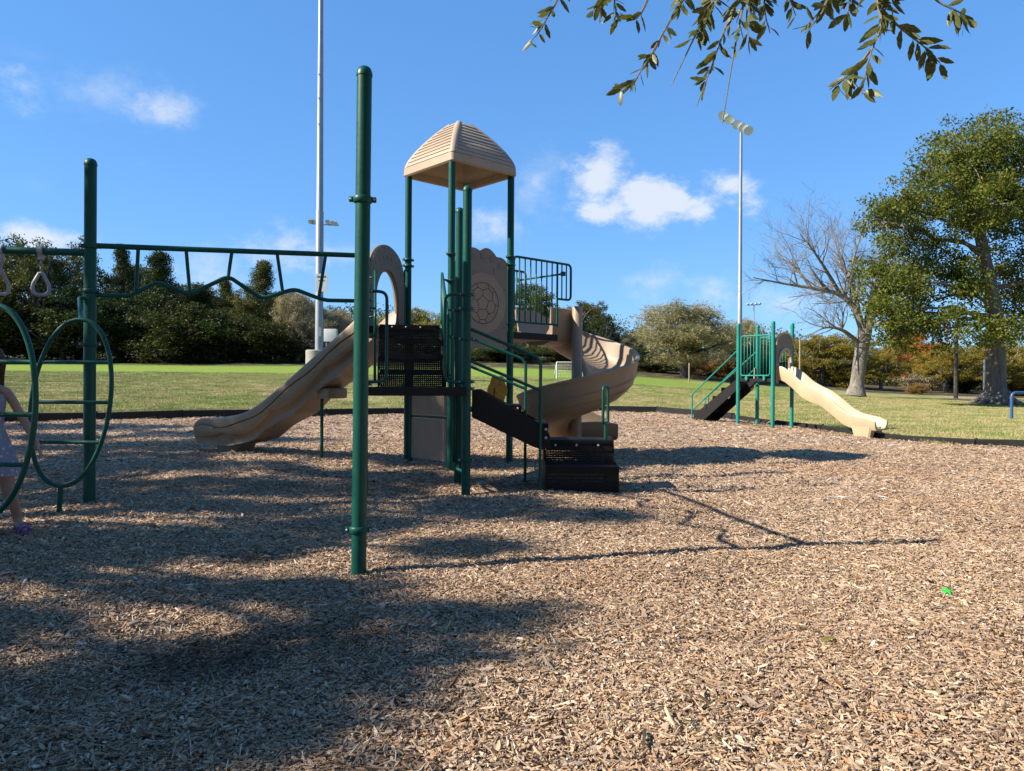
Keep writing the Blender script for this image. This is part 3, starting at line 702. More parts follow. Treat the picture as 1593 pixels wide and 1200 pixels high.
under = [roof_ring(HB - .05, ZB + .012, .04), roof_ring(HB - .065, ZB + .09, .04), roof_ring(HB - .20, ZB + .13, .04), roof_ring(.2, ZB + .36, .05), roof_ring(.02, ZB + .42, .01)]
MB().grid(under, True).fan(under[-1]).build('soffit', M['roof'], roof)
for k in (-1, 1):      # hip ribs covering the clapboard ends
    for axis in (Vector((RX_.x + RY_.x * k, RX_.y + RY_.y * k, 0)), Vector((-RX_.x + RY_.x * k, -RX_.y + RY_.y * k, 0))):
        pth = [rc + axis * (prof(t) - .044) + Vector((0, 0, ZB + .11 + (ZT - ZB - .118) * t)) for t in np.linspace(0, .95, 14)]
        MB().tube(pth, [.050] * 11 + [.048, .046, .042], 12).build('hip_cap', M['roof'], roof)

# ---- straight slide on the west side
an = (Vector((*A_, 0)) - Vector((*J_, 0))).normalized(); sn = Vector((-an.y, an.x, 0)); amid = (Vector((*A_, 0)) + Vector((*J_, 0))) / 2
def slide(parent, o, D, Wd, prof_, half, mat, wave=True, name='slide', z0=0.0, ripple=0.0, rim=.018):
    """prof_: (s, z_top, z_bottom); a closed moulded trough; o = start, D = downhill direction, Wd = width direction"""
    s_ = [p[0] for p in prof_]; N = 110; rows = []
    ss = np.linspace(s_[0], s_[-1], N)
    def smooth_interp(v):
        y = np.interp(ss, s_, v); k = np.ones(7) / 7; yp = np.pad(y, 3, mode='edge'); yy = np.convolve(yp, k, 'valid'); yy[0], yy[-1] = y[0], y[-1]; return yy
    zt, zb, fl = smooth_interp([p[1] for p in prof_]), smooth_interp([p[2] for p in prof_]), smooth_interp([p[3] for p in prof_])
    if wave: zb = zb + .055 * np.abs(np.sin(ss * 4.6 + .4)) * np.clip((ss - .2) / .2, 0, 1) * np.clip((2.1 - ss) / .3, 0, 1)
    for i in range(N):
        s = ss[i]; base = o + D * s; h = zt[i] - zb[i]; row = []
        if wave:
            w1 = .27 + .050 * math.sin(s * 8.2) + .02 * math.sin(s * 3.1 + 1); w2 = .60 + .085 * abs(math.sin(s * 3.6 + .5)) ** .6 * 2 - .085
            end = min(1., max(0., (s_[-1] - s) / .5)) * min(1., s / .25)
            fs_ = [0, .03, .08, w1 * .6, w1 - .026, w1 - .013, w1, w1 + .013, w1 + .026, (w1 + w2) / 2, w2 - .018, w2, w2 + .018, w2 + .10, .93, 1.0]
            ins_ = [0, -.004, -.008, -.008, -.008, .006, .018, .006, -.004, -.004, -.004, .004, .034, .046, .034, .0]
            outer = [(half - .055 * f * f - g_ * end, zt[i] - rim - (h - rim) * f) for f, g_ in zip(fs_, ins_)]
        else:
            outer = [(half - .055 * (k / 14) ** 2, zt[i] - rim - (h - rim) * k / 14) for k in range(15)]
        L1 = [(-t, z) for t, z in reversed(outer)]
        inner = [(-half + .012, zt[i] - .004), (-half + .03, zt[i]), (-half + .052, zt[i] - .012), (-half + .075, fl[i] + .09), (-half + .11, fl[i] + .03), (-half + .17, fl[i]), (0, fl[i] - .006)]
        inner = inner + [(-t, z) for t, z in reversed(inner[:-1])]
        for t, z in L1 + inner + outer: row.append(base + Wd * t + Vector((0, 0, z)))
        rows.append(row)
    mb = MB(); mb.grid(rows, True); mb.fan(rows[0]); mb.fan(rows[-1]); return mb.build(name, mat, parent, autosmooth=60)
# s, rim height, underside height, bed height
P1 = [(.02, 2.06, 1.68, 1.80), (.12, 2.04, 1.62, 1.795), (.30, 1.885, 1.36, 1.67), (.65, 1.63, 1.14, 1.42), (1.0, 1.385, .88, 1.17), (1.47, 1.05, .57, .83), (1.8, .83, .40, .60), (2.0, .73, .31, .50), (2.15, .675, .28, .45), (2.4, .635, .23, .41), (2.68, .615, .235, .395), (2.86, .605, .245, .39), (2.94, .59, .25, .385), (2.975, .555, .26, .38), (2.99, .50, .28, .375)]
sl = slide(tower, amid, sn, an, P1, .30, M['tan'], name='slide')
# foot of the slide: moulded block down to the ground
ft = amid + sn * 2.50
mb = MB(); rows = []
for z, hw, hl in ((.06, .20, .16), (.20, .215, .21), (.30, .24, .26), (.40, .255, .30)):
    pts_ = []
    for j in range(24):
        a = 2 * math.pi * j / 24; c, s = math.cos(a), math.sin(a); e = .55
        pts_.append(ft + sn * (hl * math.copysign(abs(c) ** e, c)) + an * (hw * math.copysign(abs(s) ** e, s)) + Vector((0, 0, z)))
    rows.append(pts_)
mb.grid(rows, True); mb.fan(rows[0]); mb.build('slide_foot', M['tan'], sl)
sp = amid + sn * .92 - an * .12
MB().tube([V3(sp, gz(sp.x, sp.y) - .2), V3(sp, .98)], .022, 12).build('support_leg', M['green'], sl)
MB().box(V3(amid + sn * .84, .97), (.18, .40, .14), math.atan2(sn.y, sn.x), bevel=.03).build('support_block', M['tan'], sl)
# arch over the slide entrance
def arch_outline(w, z0, zs, zt, n=28, shoulder=True):
    out = [(-w, z0), (-w, zs - .02)] + ([(-w + .0, zs), (-w - .025, zs + .03), (-w + .02, zs + .06)] if shoulder else [(-w, zs)] * 3)
    for k in range(n + 1):
        th = math.pi * (1 - k / n); out.append(((w - (.03 if shoulder else 0)) * math.cos(th), zs + (.07 if shoulder else 0) + (zt - zs - (.07 if shoulder else 0)) * math.sin(th) ** .85))
    out += ([(w - .02, zs + .06), (w + .025, zs + .03), (w, zs)] if shoulder else [(w, zs)] * 3) + [(w, zs - .02), (w, z0)]
    return out
ol = arch_outline(.405, 1.66, 2.36, 2.83); il = arch_outline(.262, 1.66, 2.02, 2.54, shoulder=False)
il = [(u * (1.0 if z > 2.05 else 1 + .0 * z), z) for u, z in il]
arch = MB().slab(ol, amid + sn * .03, an, (0, 0, 1), sn, .075, hole=il).build('arch_panel', M['taupe'], tower)
oi = [(u * 1.03, z) for u, z in il]
rim_pts = [amid + sn * .03 + an * (u * .985) + Vector((0, 0, z - .004)) for u, z in il[4:-4]]
MB().tube(rim_pts, .022, 8).build('arch_lining', M['tan'], arch)
rim2 = [amid + sn * .03 + an * (u * .985) + Vector((0, 0, z - .006)) for u, z in ol[5:-5]]
MB().tube(rim2, .034, 8).build('arch_edging', M['taupe'], arch)
for k in range(9):
    th = math.pi * (.14 + .72 * k / 8); c = amid - sn * .012 + an * (.335 * math.cos(th)) + Vector((0, 0, 2.40 + .30 * math.sin(th)))
    MB().lathe([(.026, 0), (.024, .003), (.016, .004)], c - sn * -.003, 12, -sn).build('boss', M['taupe'], arch)
pipe(tower, [V3(A_, 2.60), V3(Vector((*A_, 0)) - an * .09, 2.60), V3(Vector((*A_, 0)) - an * .09, 1.86), V3(A_, 1.86)], .014, M['green'], 'grab_rail', .05)

# ---- ball panel between the tower's front posts
bc = (Vector((*B_, 0)) + Vector((*C_, 0))) / 2; bn = -CN
out = [(-.43, 1.56), (.43, 1.56), (.43, 2.60)]
for k in range(1, 40):
    u = .43 - .86 * k / 40; out.append((u, 2.60 + .20 * math.cos(u / .43 * 1.45) ** .8 + .052 * abs(math.sin(u * 10.9 + .5)) ))
out.append((-.43, 2.60))
ball = MB().slab(out, bc, CE, (0, 0, 1), bn, .022).build('ball_panel', M['taupe'], tower)
cz = 2.135
circ = [(.385 * math.cos(2 * math.pi * k / 48), cz + .385 * math.sin(2 * math.pi * k / 48)) for k in range(48)]
disc = MB().slab(circ, bc + bn * .016, CE, (0, 0, 1), bn, .014).build('ball_disc', M['disc'], ball)
def on_disc(u, v): return bc + bn * .0235 + CE * u + Vector((0, 0, cz + v))
rb = .262
MB().tube([on_disc(rb * math.cos(2 * math.pi * k / 48), rb * math.sin(2 * math.pi * k / 48)) for k in range(48)], .005, 6, closed=True).build('ball_outline', M['line'], ball)
segs = []
pen = [(.098 * math.cos(R(90 + 72 * k)), .098 * math.sin(R(90 + 72 * k))) for k in range(5)]
for k in range(5):
    a0 = R(90 + 72 * k); segs.append([pen[k], pen[(k + 1) % 5]]); segs.append([pen[k], (.165 * math.cos(a0), .165 * math.sin(a0))])
    m = (.165 * math.cos(a0), .165 * math.sin(a0))
    for sgn in (-1, 1):
        e = (.215 * math.cos(a0 + sgn * R(24)), .215 * math.sin(a0 + sgn * R(24))); segs.append([m, e])
        segs.append([e, (.215 * math.cos(a0 + sgn * R(48)), .215 * math.sin(a0 + sgn * R(48)))]); segs.append([e, (rb * math.cos(a0 + sgn * R(20)), rb * math.sin(a0 + sgn * R(20)))])
mb = MB()
for a, b in segs: mb.tube([on_disc(*a), on_disc(*b)], .0038, 6)
tag(mb.build('ball_seams', M['line'], ball), kind='stuff')
for u, v in ((-.30, .52), (-.16, .585), (.0, .60), (.16, .575), (.30, .50), (-.24, .44), (.22, .43)):
    MB().lathe([(.040, 0), (.040, .006), (.030, .010), (.026, .006), (.012, .008)], bc + bn * .009 + CE * u + Vector((0, 0, cz + v)), 14, bn).build('boss', M['taupe'], ball)
for u, v in ((.37, .2), (.37, -.3), (-.37, .2)): MB().lathe([(.010, 0), (.010, .005)], bc + bn * .011 + CE * u + Vector((0, 0, cz + v)), 8, bn).build('bolt', M['line'], ball)

# ---- railing along the deck to the spiral
def spiral_rail(c0, sgn, nm='railing'):
    c0 = Vector((*c0, 0)); zt, zb = 2.80, 1.935; a = c0 + CE * .06; k = c0 + CE * .885; e = c0 + CE * 1.16
    o = MB().tube(fillet([V3(a, zb), V3(a, zt), V3(e, zt), V3(e, 2.30), V3(k, 2.30)], .07), .0165, 10).build(nm, M['green'], tower)
    MB().tube([V3(a, zb), V3(k, zb)], .0145, 10).build('bottom_rail', M['green'], o); MB().tube([V3(k, zb - .03), V3(k, zt)], .0145, 10).build('upright', M['green'], o)
    for i in range(1, 8):
        q = a.lerp(k, i / 8); MB().tube([V3(q, zb), V3(q, zt)], .0095, 8).build('picket', M['green'], o)
    for i in (1, 2): q = k.lerp(e, i / 3); MB().tube([V3(q, 2.30), V3(q, zt)], .0095, 8).build('picket', M['green'], o)
    return o
spiral_rail(C_, 1); spiral_rail(D_, -1)
sb = Vector((*K_, 0)) + CE * .10
MB().tube([V3(sb, 2.66), V3(Vector((*L_, 0)) + CE * .10, 2.66)], .014, 10).build('cross_bar', M['green'], tower)
for q in (K_, L_): MB().box(V3(Vector((*q, 0)) + CE * .10, 2.66), (.05, .05, .06), .75).build('bracket', M['green'], tower)
for j in (.35, .72): MB().box(V3(Vector((*C_, 0)) + CN * (j * .95) + CE * .02, 2.02), (.03, .05, .44), .75, bevel=.01).build('entry_stop', M['tan'], tower)

# ---- spiral slide
SC = Vector((.925, 10.75, 0)); RO, RI = .875, .085
def sect(hi, ho):
    """(radius, dz) outside then inside; hi / ho inner and outer wall heights"""
    o = [(.10, hi * .6), (.105, -.02), (.16, -.085), (.28, -.125), (.42, -.135), (.56, -.12), (.67, -.08), (.755, -.01), (.81, .08), (.845, .19), (.865, ho * .78), (RO - .002, ho - .035), (RO + .012, ho - .022), (RO + .014, ho), (RO - .004, ho + .014), (RO - .035, ho + .010), (RO - .045, ho - .02), (.815, .20), (.775, .10), (.71, .035), (.60, -.01), (.45, -.03), (.32, -.015), (.22, .03), (.165, .10), (.145, hi - .01), (.125, hi), (.10, hi - .01)]
    return o
rows = []; th0, th1 = 133.0, -268.0; zs, ze = 1.79, .40
entry = Vector((math.sin(R(th0)), -math.cos(R(th0)), 0)); rad0 = Vector((math.cos(R(th0)), math.sin(R(th0)), 0))
for k in range(6):
    s = -.40 + .40 * k / 6; row = []
    hi = .40; 
    for r_, dz in sect(hi, .40): row.append(SC + rad0 * r_ + entry * s + Vector((0, 0, zs + dz)))
    rows.append(row)
NS = 120
for k in range(NS + 1):
    t = k / NS; th = R(th0 + (th1 - th0) * t); u = Vector((math.cos(th), math.sin(th), 0)); z = zs + (ze - zs) * (1 - (1 - t) ** 1.55)
    hi = .40 - .25 * min(1, t * 7); ho = .40 - .06 * sst(.55, 1, t); bank = .0
    rows.append([SC + u * r_ + Vector((0, 0, z + dz)) for r_, dz in sect(hi, float(ho))])
thE = R(th1); hd = Vector((math.sin(thE), -math.cos(thE), 0)); u = Vector((math.cos(thE), math.sin(thE), 0))
for k in range(1, 9):
    s = .62 * k / 8; f = k / 8
    rows.append([SC + u * (r_ * (1 + .05 * f)) + hd * s + Vector((0, 0, ze - .03 * f + dz * (1 - .35 * f * f))) for r_, dz in sect(.15 + .10 * f, .34 - .06 * f)])
spl = MB().grid(rows, True).fan(rows[0]).fan(rows[-1]).build('spiral_slide', M['tan'], tower, autosmooth=50)
MB().lathe([(.075, gz(SC.x, SC.y) - .2), (.075, 2.20), (.066, 2.215), (.02, 2.22)], SC, 20).build('centre_column', M['tan'], spl)
for off in (.22, .48):        # moulding seams on the outside of the chute
    pth = []
    for k in range(NS + 1):
        t = k / NS; th = R(th0 + (th1 - th0) * t); z = zs + (ze - zs) * (1 - (1 - t) ** 1.55); r_ = .857 if off < .3 else .80
        pth.append(SC + Vector((math.cos(th), math.sin(th), 0)) * (r_ - .002) + Vector((0, 0, z + (.16 if off < .3 else .045))))
    MB().tube(pth, .005, 6).build('moulding_seam', M['tan'], spl)
ex = SC + u * .45 + hd * .35
MB().tube([V3(ex, gz(ex.x, ex.y) - .1), V3(ex, .30)], .05, 14).build('slide_foot', M['tan'], spl)

# ---- ground-level things below the deck
abm = (Vector((*A_, 0)) + Vector((*B_, 0))) / 2; abd = (Vector((*B_, 0)) - Vector((*A_, 0))).normalized(); abn = Vector((abd.y, -abd.x, 0))
for z0, z1 in ((gz(abm.x, abm.y) + .06, .66), (.70, 1.02)):
    MB().slab([(-.36, z0), (.40, z0), (.40, z1), (-.36, z1)], abm, abd, (0, 0, 1), abn, .02).build('activity_panel', M['disc'], tower)
MB().tube([V3(abm - abd * .44, .68), V3(abm + abd * .44, .68)], .018, 10).build('panel_rail', M['green'], tower)
MB().tube([V3(abm - abd * .39, gz(abm.x, abm.y)), V3(abm - abd * .39, 1.75)], .03, 12).build('panel_post', M['green'], tower)
mb = MB(); yc = Vector((C_[0] - .16, C_[1] - .06, 1.02)); yo = []
for k in range(60):
    a = 2 * math.pi * k / 60; rr = 1 + .07 * math.cos(6 * a); yo.append((.125 * rr * math.cos(a), .195 * rr * math.sin(a)))
ypan = mb.slab(yo, yc, (1, 0, 0), (0, 0, 1), (0, -1, 0), .03).build('petal_panel', M['orange'], tower)
MB().tube([V3(C_, 1.02), yc + Vector((.05, 0.03, 0))], .014, 8).build('bracket', M['green'], ypan)
mb = MB()
for k in range(10):
    r_ = random.Random(k); u0, v0 = r_.uniform(-.07, .07), r_.uniform(-.14, .14); mb.tube([yc + Vector((u0, -.017, v0)), yc + Vector((u0 + r_.uniform(-.03, .03), -.017, v0 + r_.uniform(.02, .05)))], .007, 6)
tag(mb.build('petal_relief', M['orange'], ypan), kind='stuff')
MB().tube(fillet([V3(F_, .215), Vector((F_[0] + .02, F_[1] - .45, .215)), V3(E_, .235)], .05), .016, 10).build('foot_rail', M['green'], tower)
MB().tube([Vector((F_[0] - .045, F_[1] - .05, .24)), Vector((F_[0] - .045, F_[1] - .05, 1.0))], .012, 8).build('upright', M['green'], tower)

# ---- transfer steps on the east side
ef = (Vector((*F_, 0)) + Vector((*E_, 0))) / 2; es = Vector((1, .02, 0)).normalized(); ew = Vector((-es.y, es.x, 0))
LZ = .53; x_l = .36; px_w = .70
landing = MB().box((x_l + .35, 8.12, LZ - .03), (.72, .46, .05), 0, bevel=.012).build('landing', M['black'], tower)
ns = 3; rise = (DK1 - LZ) / ns; run = (x_l - (ef.x + .07)) / ns
tr = stair(tower, (x_l, ef.y + .02, LZ), ew, -es, .70, ns, rise - .002, run, M['black'], name='stair', stringers=False, last=False)
for s, yy in ((-1, E_[1] + .10), (1, F_[1] - .03)):
    q = Vector((E_[0] + .05, yy, 0)); MB().slab([(0, 1.05), (.06, 1.05), (.73, .69), (.78, .60), (.78, .48), (.70, .455), (.62, .48), (0, .775)], q, es, (0, 0, 1), ew, .018).build('stringer', M['black'], tr)
for z in (.66, .575): MB().lathe([(.014, -.01), (.014, .008), (.007, .013)], (E_[0] + .05 + .74, E_[1] + .09, z), 10, (0, -1, 0)).build('bolt', M['bolt'], tr)
# two steps facing the camera side
yf = 7.55
step1 = stair(tower, (x_l + .35, yf, gz(.7, 7.5) - .02), (1, 0, 0), (0, 1, 0), .70, 1, .275, .36, M['black'], name='transfer_step', stringers=False, nu=30)
z1 = gz(.7, 7.5) + .255
m2 = MB(); lattice(m2, (x_l, yf + .36, z1 + .0), (1, 0, 0), (0, 0, 1), .70, LZ - z1 - .11, 42, 6, .006, (0, 1, 0), .28)
m2.slab([(0, 0), (.70, 0), (.70, .11), (0, .11)], (x_l, yf + .352, LZ - .115), (1, 0, 0), (0, 0, 1), (0, 1, 0), .008); m2.build('riser', M['black'], step1)
for u_ in (.10, .32, .55): MB().lathe([(.013, -.004), (.013, .008), (.007, .012)], (x_l + u_, yf + .345, LZ - .06), 10, (0, -1, 0)).build('bolt', M['bolt'], step1)
for xx in (x_l - .012, x_l + .712):
    MB().slab([(0, gz(.7, 7.5) - .06), (.80, gz(.7, 7.5) - .06), (.80, LZ + .01), (.42, LZ + .01), (.34, z1 + .045), (0, z1 + .015)], (xx, yf - .004, 0), (0, 1, 0), (0, 0, 1), (1, 0, 0), .016).build('side_panel', M['black'], step1)
MB().box((x_l + .35, yf - .012, z1 + .006), (.74, .03, .022), bevel=.006).build('nosing', M['black'], step1)
# hand rails
for p0, zA, xv, yv, zt in ((E_, 1.665, .285, 7.50, 1.36), (F_, 1.665, .150, 8.30, 1.37)):
    a = Vector((*p0, 0)); b = Vector((xv, yv, 0))
    hr = MB().tube(fillet([V3(a, zA), V3(b, zt), V3(b, gz(xv, yv) - .15)], .07), .0165, 10).build('hand_rail', M['green'], tower)
    MB().tube([V3(a, zA - .315), V3(b, zt - .315)], .0155, 10).build('lower_rail', M['green'], hr)
gx_, gy_ = .985, 7.96
pipe(tower, [(gx_ + .01, gy_, .70), (gx_ - .024, gy_ - .04, .70), (gx_ - .024, gy_ - .04, 1.09), (gx_ + .046, gy_ + .10, 1.09), (gx_ + .046, gy_ + .10, .70), (gx_ + .01, gy_ + .02, .70)], .0155, M['green'], 'grab_loop', .05)
MB().tube([(gx_ + .012, gy_ + .02, gz(1, 8) - .1), (gx_ + .012, gy_ + .02, .71)], .018, 10).build('loop_post', M['green'], tower)

# ================================================================== overhead ladder, ring beam, climbers
ladder = thing('overhead_ladder', 'dark green overhead ladder with wavy lower rail from dark post to tower, seen broadside', 'climbing ladder', (*Q_, 0), 'overhead ladders')
qp = post(ladder, Q_, 2.965, M['green'], r=.0475)
for z in (2.235, 1.86, 1.42): collar(qp, V3(Q_, z), M['green'], .5, r=.0475)
QV, HV = Vector((*Q_, 0)), Vector((*H_, 0))
def lad(px, py):
    k = (px - 796.5) / F; t = (k * QV.y - QV.x) / ((HV.x - QV.x) - k * (HV.y - QV.y)); p = QV.lerp(HV, min(max(t, 0), 1)); q = at(px, py, p.y); return Vector((p.x, p.y, q.z))
zz = lambda p: V3(p, p.z)
def z8(a, b): return (160 + a / 3.98, 360 + b / 3.98)
tA, tB = lad(160, 383), lad(552, 397.5)
dirT = (tB - tA).normalized(); tA0 = tA - dirT * ((tA - V3(QV, tA.z)).length); tB0 = tB + dirT * ((V3(HV, tB.z) - tB).length)
MB().tube([tA0, tB0], .0235, 12).build('top_rail', M['green'], ladder)
wv = [(0, 398), (165, 400), (205, 378), (322, 322), (352, 322), (538, 393), (752, 288), (790, 290), (972, 412), (1012, 410), (1165, 363), (1202, 365), (1330, 414), (1382, 428), (1560, 431)]
WP = [lad(*z8(*w)) for w in wv]; WP = [V3(QV, WP[0].z)] + WP + [V3(HV, WP[-1].z)]
MB().tube(fillet(WP, .05, 4), .0185, 12).build('wavy_rail', M['green'], ladder)
for a, b in (((215, 108), (203, 382)), ((512, 118), (537, 390)), ((795, 128), (772, 288)), ((1075, 140), (1111, 380)), ((1375, 152), (1334, 412))):
    MB().tube([lad(*z8(*a)), lad(*z8(*b))], .0155, 10).build('hanger', M['green'], ladder)
# beam carrying the rings, on to a second post out of view
bq = Vector((*Q_, 0)); bd = Vector((-1, -.13, 0)).normalized(); bend_ = bq + bd * 3.3; zb = at(130, 391, 6.24).z
MB().tube([V3(bq, zb - .01), V3(bend_, zb + .0)], .030, 14).build('ring_beam', M['green'], ladder)
p2 = post(ladder, (bend_.x, bend_.y), 2.95, M['green'], r=.0475); collar(p2, V3(bend_, zb), M['green'], .4, r=.0475)
def trapeze(px, swing, label):
    k = (px - 796.5) / F; t = (k * bq.y - bq.x) / (bd.x - k * bd.y); p = bq + bd * t; zt = zb
    o = thing('trapeze_ring', label, 'hanging ring', V3(p, zt - .42), 'rings hanging from the overhead beam')
    e = Vector((-bd.y, bd.x, 0))
    mb = MB(); mb.lathe([(.031, -.022), (.041, -.018), (.041, .018), (.031, .022)], V3(p, zt), 16, bd); mb.box(V3(p, zt - .055), (.034, .045, .05), bevel=.006); mb.build('clamp', M['ring'], o)
    ch = MB()
    for j in range(3):
        c = V3(p, zt - .095 - .03 * j); a_ = bd if j % 2 else e
        ch.tube([c + a_ * (.011 * math.cos(2 * math.pi * q / 10)) + Vector((0, 0, .019 * math.sin(2 * math.pi * q / 10))) for q in range(10)], .0045, 6, closed=True)
    tag(ch.build('chain', M['ring'], o), kind='stuff')
    c = V3(p, zt - .19); w = (bd * math.cos(swing) + e * math.sin(swing))
    pts_ = [c + w * .012, c + w * .060 - Vector((0, 0, .10)), c + w * .057 - Vector((0, 0, .155)), c + w * .03 - Vector((0, 0, .178)), c - w * .03 - Vector((0, 0, .178)), c - w * .057 - Vector((0, 0, .155)), c - w * .060 - Vector((0, 0, .10)), c - w * .012]
    lp = fillet(pts_ + [pts_[0]], .03); MB().tube(lp[:-1], .0140, 10, closed=True).build('handle', M['ring'], o)
trapeze(63, .35, 'silver triangular hand ring hanging from green beam beside tall dark post')
trapeze(1, .95, 'silver triangular hand ring hanging farther along beam, away from tall post')
def oval(cx_px, cy_px, d, hw, hh, tilt, label, rungs, armtop, yaw=0.0, foot=True, thick=.017):
    c = at(cx_px, cy_px, d); g0 = gz(c.x, c.y); o = thing('oval_climber', label, 'climber', (c.x, c.y, g0), 'oval climbers beside the ring beam')
    U = Vector((math.cos(yaw), math.sin(yaw), 0))
    def q(u, v): return c + U * (u * math.cos(tilt) + v * math.sin(tilt)) + Vector((0, 0, -u * math.sin(tilt) * .15 + v * math.cos(tilt)))
    def xy(a): return (hw * math.copysign(abs(math.cos(a)) ** .92, math.cos(a)), hh * math.sin(a))
    MB().tube([q(*xy(2 * math.pi * k / 64)) for k in range(64)], thick, 12, closed=True).build('hoop', M['green'], o)
    for v in rungs:
        w = hw * math.sqrt(max(0, 1 - (v / hh) ** 2)); a, b = q(-w, v), q(w, v); a.z = b.z = (a.z + b.z) / 2; MB().tube([a, b], thick * .86, 10).build('rung', M['worn'], o)
    bt = q(-.0, -hh); MB().tube([bt, Vector((bt.x - .02, bt.y, gz(bt.x, bt.y) - .12))], thick * 1.1, 10).build('foot', M['green'], o)
    tp = q(.0, hh)
    if armtop is not None: MB().tube(fillet([tp, Vector((armtop.x - .06, armtop.y - .02, armtop.z)), armtop], .05), thick * .95, 10).build('arm', M['green'], o)
    return o
oval(110, 627, 5.78, .305, .645, .115, 'dark green oval hoop climber with three rungs beside tall capped post', (.315, .005, -.305), Vector((Q_[0], Q_[1] - .03, 1.80)))
oval(-22, 641, 4.50, .295, .640, .06, 'dark green oval hoop climber in front of girl in floral dress', (.300, -.015, -.315), None)

# ================================================================== free-standing post
np_ = (-.905, 4.46); fp = thing('overhead_ladder', 'tall green post with domed cap and collars carrying a second ladder back to the tower', 'climbing ladder', (*np_, gz(*np_)), 'overhead ladders')
pt = post(fp, np_, 2.99, M['green'], lean=(.0062, 0))
for z in (2.20, .245): collar(pt, Vector((np_[0] + .0062 * z, np_[1], z)), M['green'], .12, h=.04)
# its ladder runs straight back to the lower deck's corner post
a2, b2 = Vector((np_[0] + .013, np_[1] + .04, 0)), Vector((*H_, 0)) + Vector((0.0, -.04, 0))
MB().tube([V3(a2, 2.20), V3(b2, 2.24)], .0235, 12).build('top_rail', M['green'], fp)
wz = [1.83, 1.83, 1.86, 1.98, 1.98, 1.80, 2.03, 2.03, 1.80, 1.80, 1.95, 1.95, 1.82, 1.82]; wt = [0, .11, .14, .22, .25, .36, .48, .52, .64, .67, .76, .79, .87, 1]
MB().tube(fillet([V3(a2.lerp(b2, t), z) for t, z in zip(wt, wz)], .05, 4), .0185, 12).build('wavy_rail', M['green'], fp)
for t0, t1, z in ((.15, .14, 1.87), (.34, .36, 1.80), (.51, .50, 2.03), (.66, .67, 1.80), (.86, .85, 1.84)): MB().tube([V3(a2.lerp(b2, t0), 2.21), V3(a2.lerp(b2, t1), z)], .0155, 10).build('hanger', M['green'], fp)

# ================================================================== small play structure to the east
small = thing('small_slide_unit', 'small teal play unit with cream double-wave slide and stair near the far border', 'play structure', (6.1, 18.1, .1))
p3 = Vector((6.07, 17.5, 0)); e1 = Vector((.78, .626, 0)).normalized(); e2 = Vector((-e1.y, e1.x, 0)); SD = .94
p4, p1, p2s = p3 + e1 * SD * .86, p3 + e2 * SD, p3 + e1 * SD * .86 + e2 * SD
for p, top in ((p3, 2.60), (p4, 2.60), (p1, 2.60), (p2s, 2.60)): post(small, (p.x, p.y), top, M['teal'])
DZ = 1.26
MB().slab([(0, 0), (SD * .86, 0), (SD * .86, SD), (0, SD)], V3(p3, DZ - .035), e1, e2, (0, 0, 1), .07).build('deck', M['black'], small)
barrier(small, p3 + e2 * .08, p1 - e2 * .08, DZ + .07, DZ + .07, DZ + 1.02, DZ + 1.02, 8, M['teal'], .017, .0095)
barrier(small, p4 + e2 * .08, p2s - e2 * .08, DZ + .07, DZ + .07, DZ + 1.02, DZ + 1.02, 8, M['teal'], .017, .0095)
for t in (.22, .72): MB().box(V3(p3 + e2 * (SD * t) - e1 * .03, DZ + .01), (.05, .06, .10), math.atan2(e2.y, e2.x)).build('bracket', M['teal'], small)
sm_mid = (p1 + p2s) / 2; n4 = 5; rs4 = (DZ - gz(5.2, 19.3)) / n4
st2 = stair(small, V3(sm_mid + e2 * 1.32, gz(5.1, 19.4)), e1, -e2, .62, n4, rs4 - .002, 1.28 / n4, M['black'], last=False, nu=14)
for s in (-1, 1):
    a = sm_mid + e1 * (s * SD * .43); foot = sm_mid + e2 * 1.42 + e1 * (s * .34)
    zf = gz(foot.x, foot.y); hr = MB().tube(fillet([V3(a, DZ + .70), V3(foot, zf + .66), V3(foot, zf - .1)], .06), .0165, 10).build('hand_rail', M['teal'], small)
    MB().tube(fillet([V3(a, DZ + .30), V3(foot - e2 * .08, zf + .30), V3(foot, zf + .28)], .05), .015, 10).build('lower_rail', M['teal'], hr)
    qm = foot - e2 * .42; MB().tube([V3(qm, zf + .62), V3(qm, zf + .30)], .012, 8).build('upright', M['teal'], hr)
    MB().box(V3(sm_mid + e1 * (s * .33) + e2 * .03, DZ + .10), (.03, .06, .34), math.atan2(e2.y, e2.x), bevel=.008).build('stair_guard', M['cream'], small)
# hooded entrance
em = (p3 + p4) / 2; ow = SD * .43 - .05
ol = arch_outline(ow, DZ - .12, DZ + .78, DZ + 1.08, shoulder=False); il = arch_outline(ow - .11, DZ - .12, DZ + .38, DZ + .70, shoulder=False)
hood = MB().slab(ol, em - e2 * .02, e1, (0, 0, 1), -e2, .06, hole=il).build('arch_panel', M['taupe'], small)
for tt, rr, mm_, oo in ((il, .03, 'cream', .05), (ol, .028, 'cream', .03)):
    MB().tube([em - e2 * (oo + .02) + e1 * u + Vector((0, 0, z)) for u, z in tt[(2 if tt is il else 5):(-2 if tt is il else -5)]], rr, 8).build('arch_edging', M[mm_], hood)
rows = []
for off, k in ((.0, 1.0), (.08, 1.0), (.16, .96)): rows.append([em - e2 * off + e1 * (u * k) + Vector((0, 0, DZ + (z - DZ) * (1.0 if k == 1 else .97))) for u, z in ol[5:-5]])
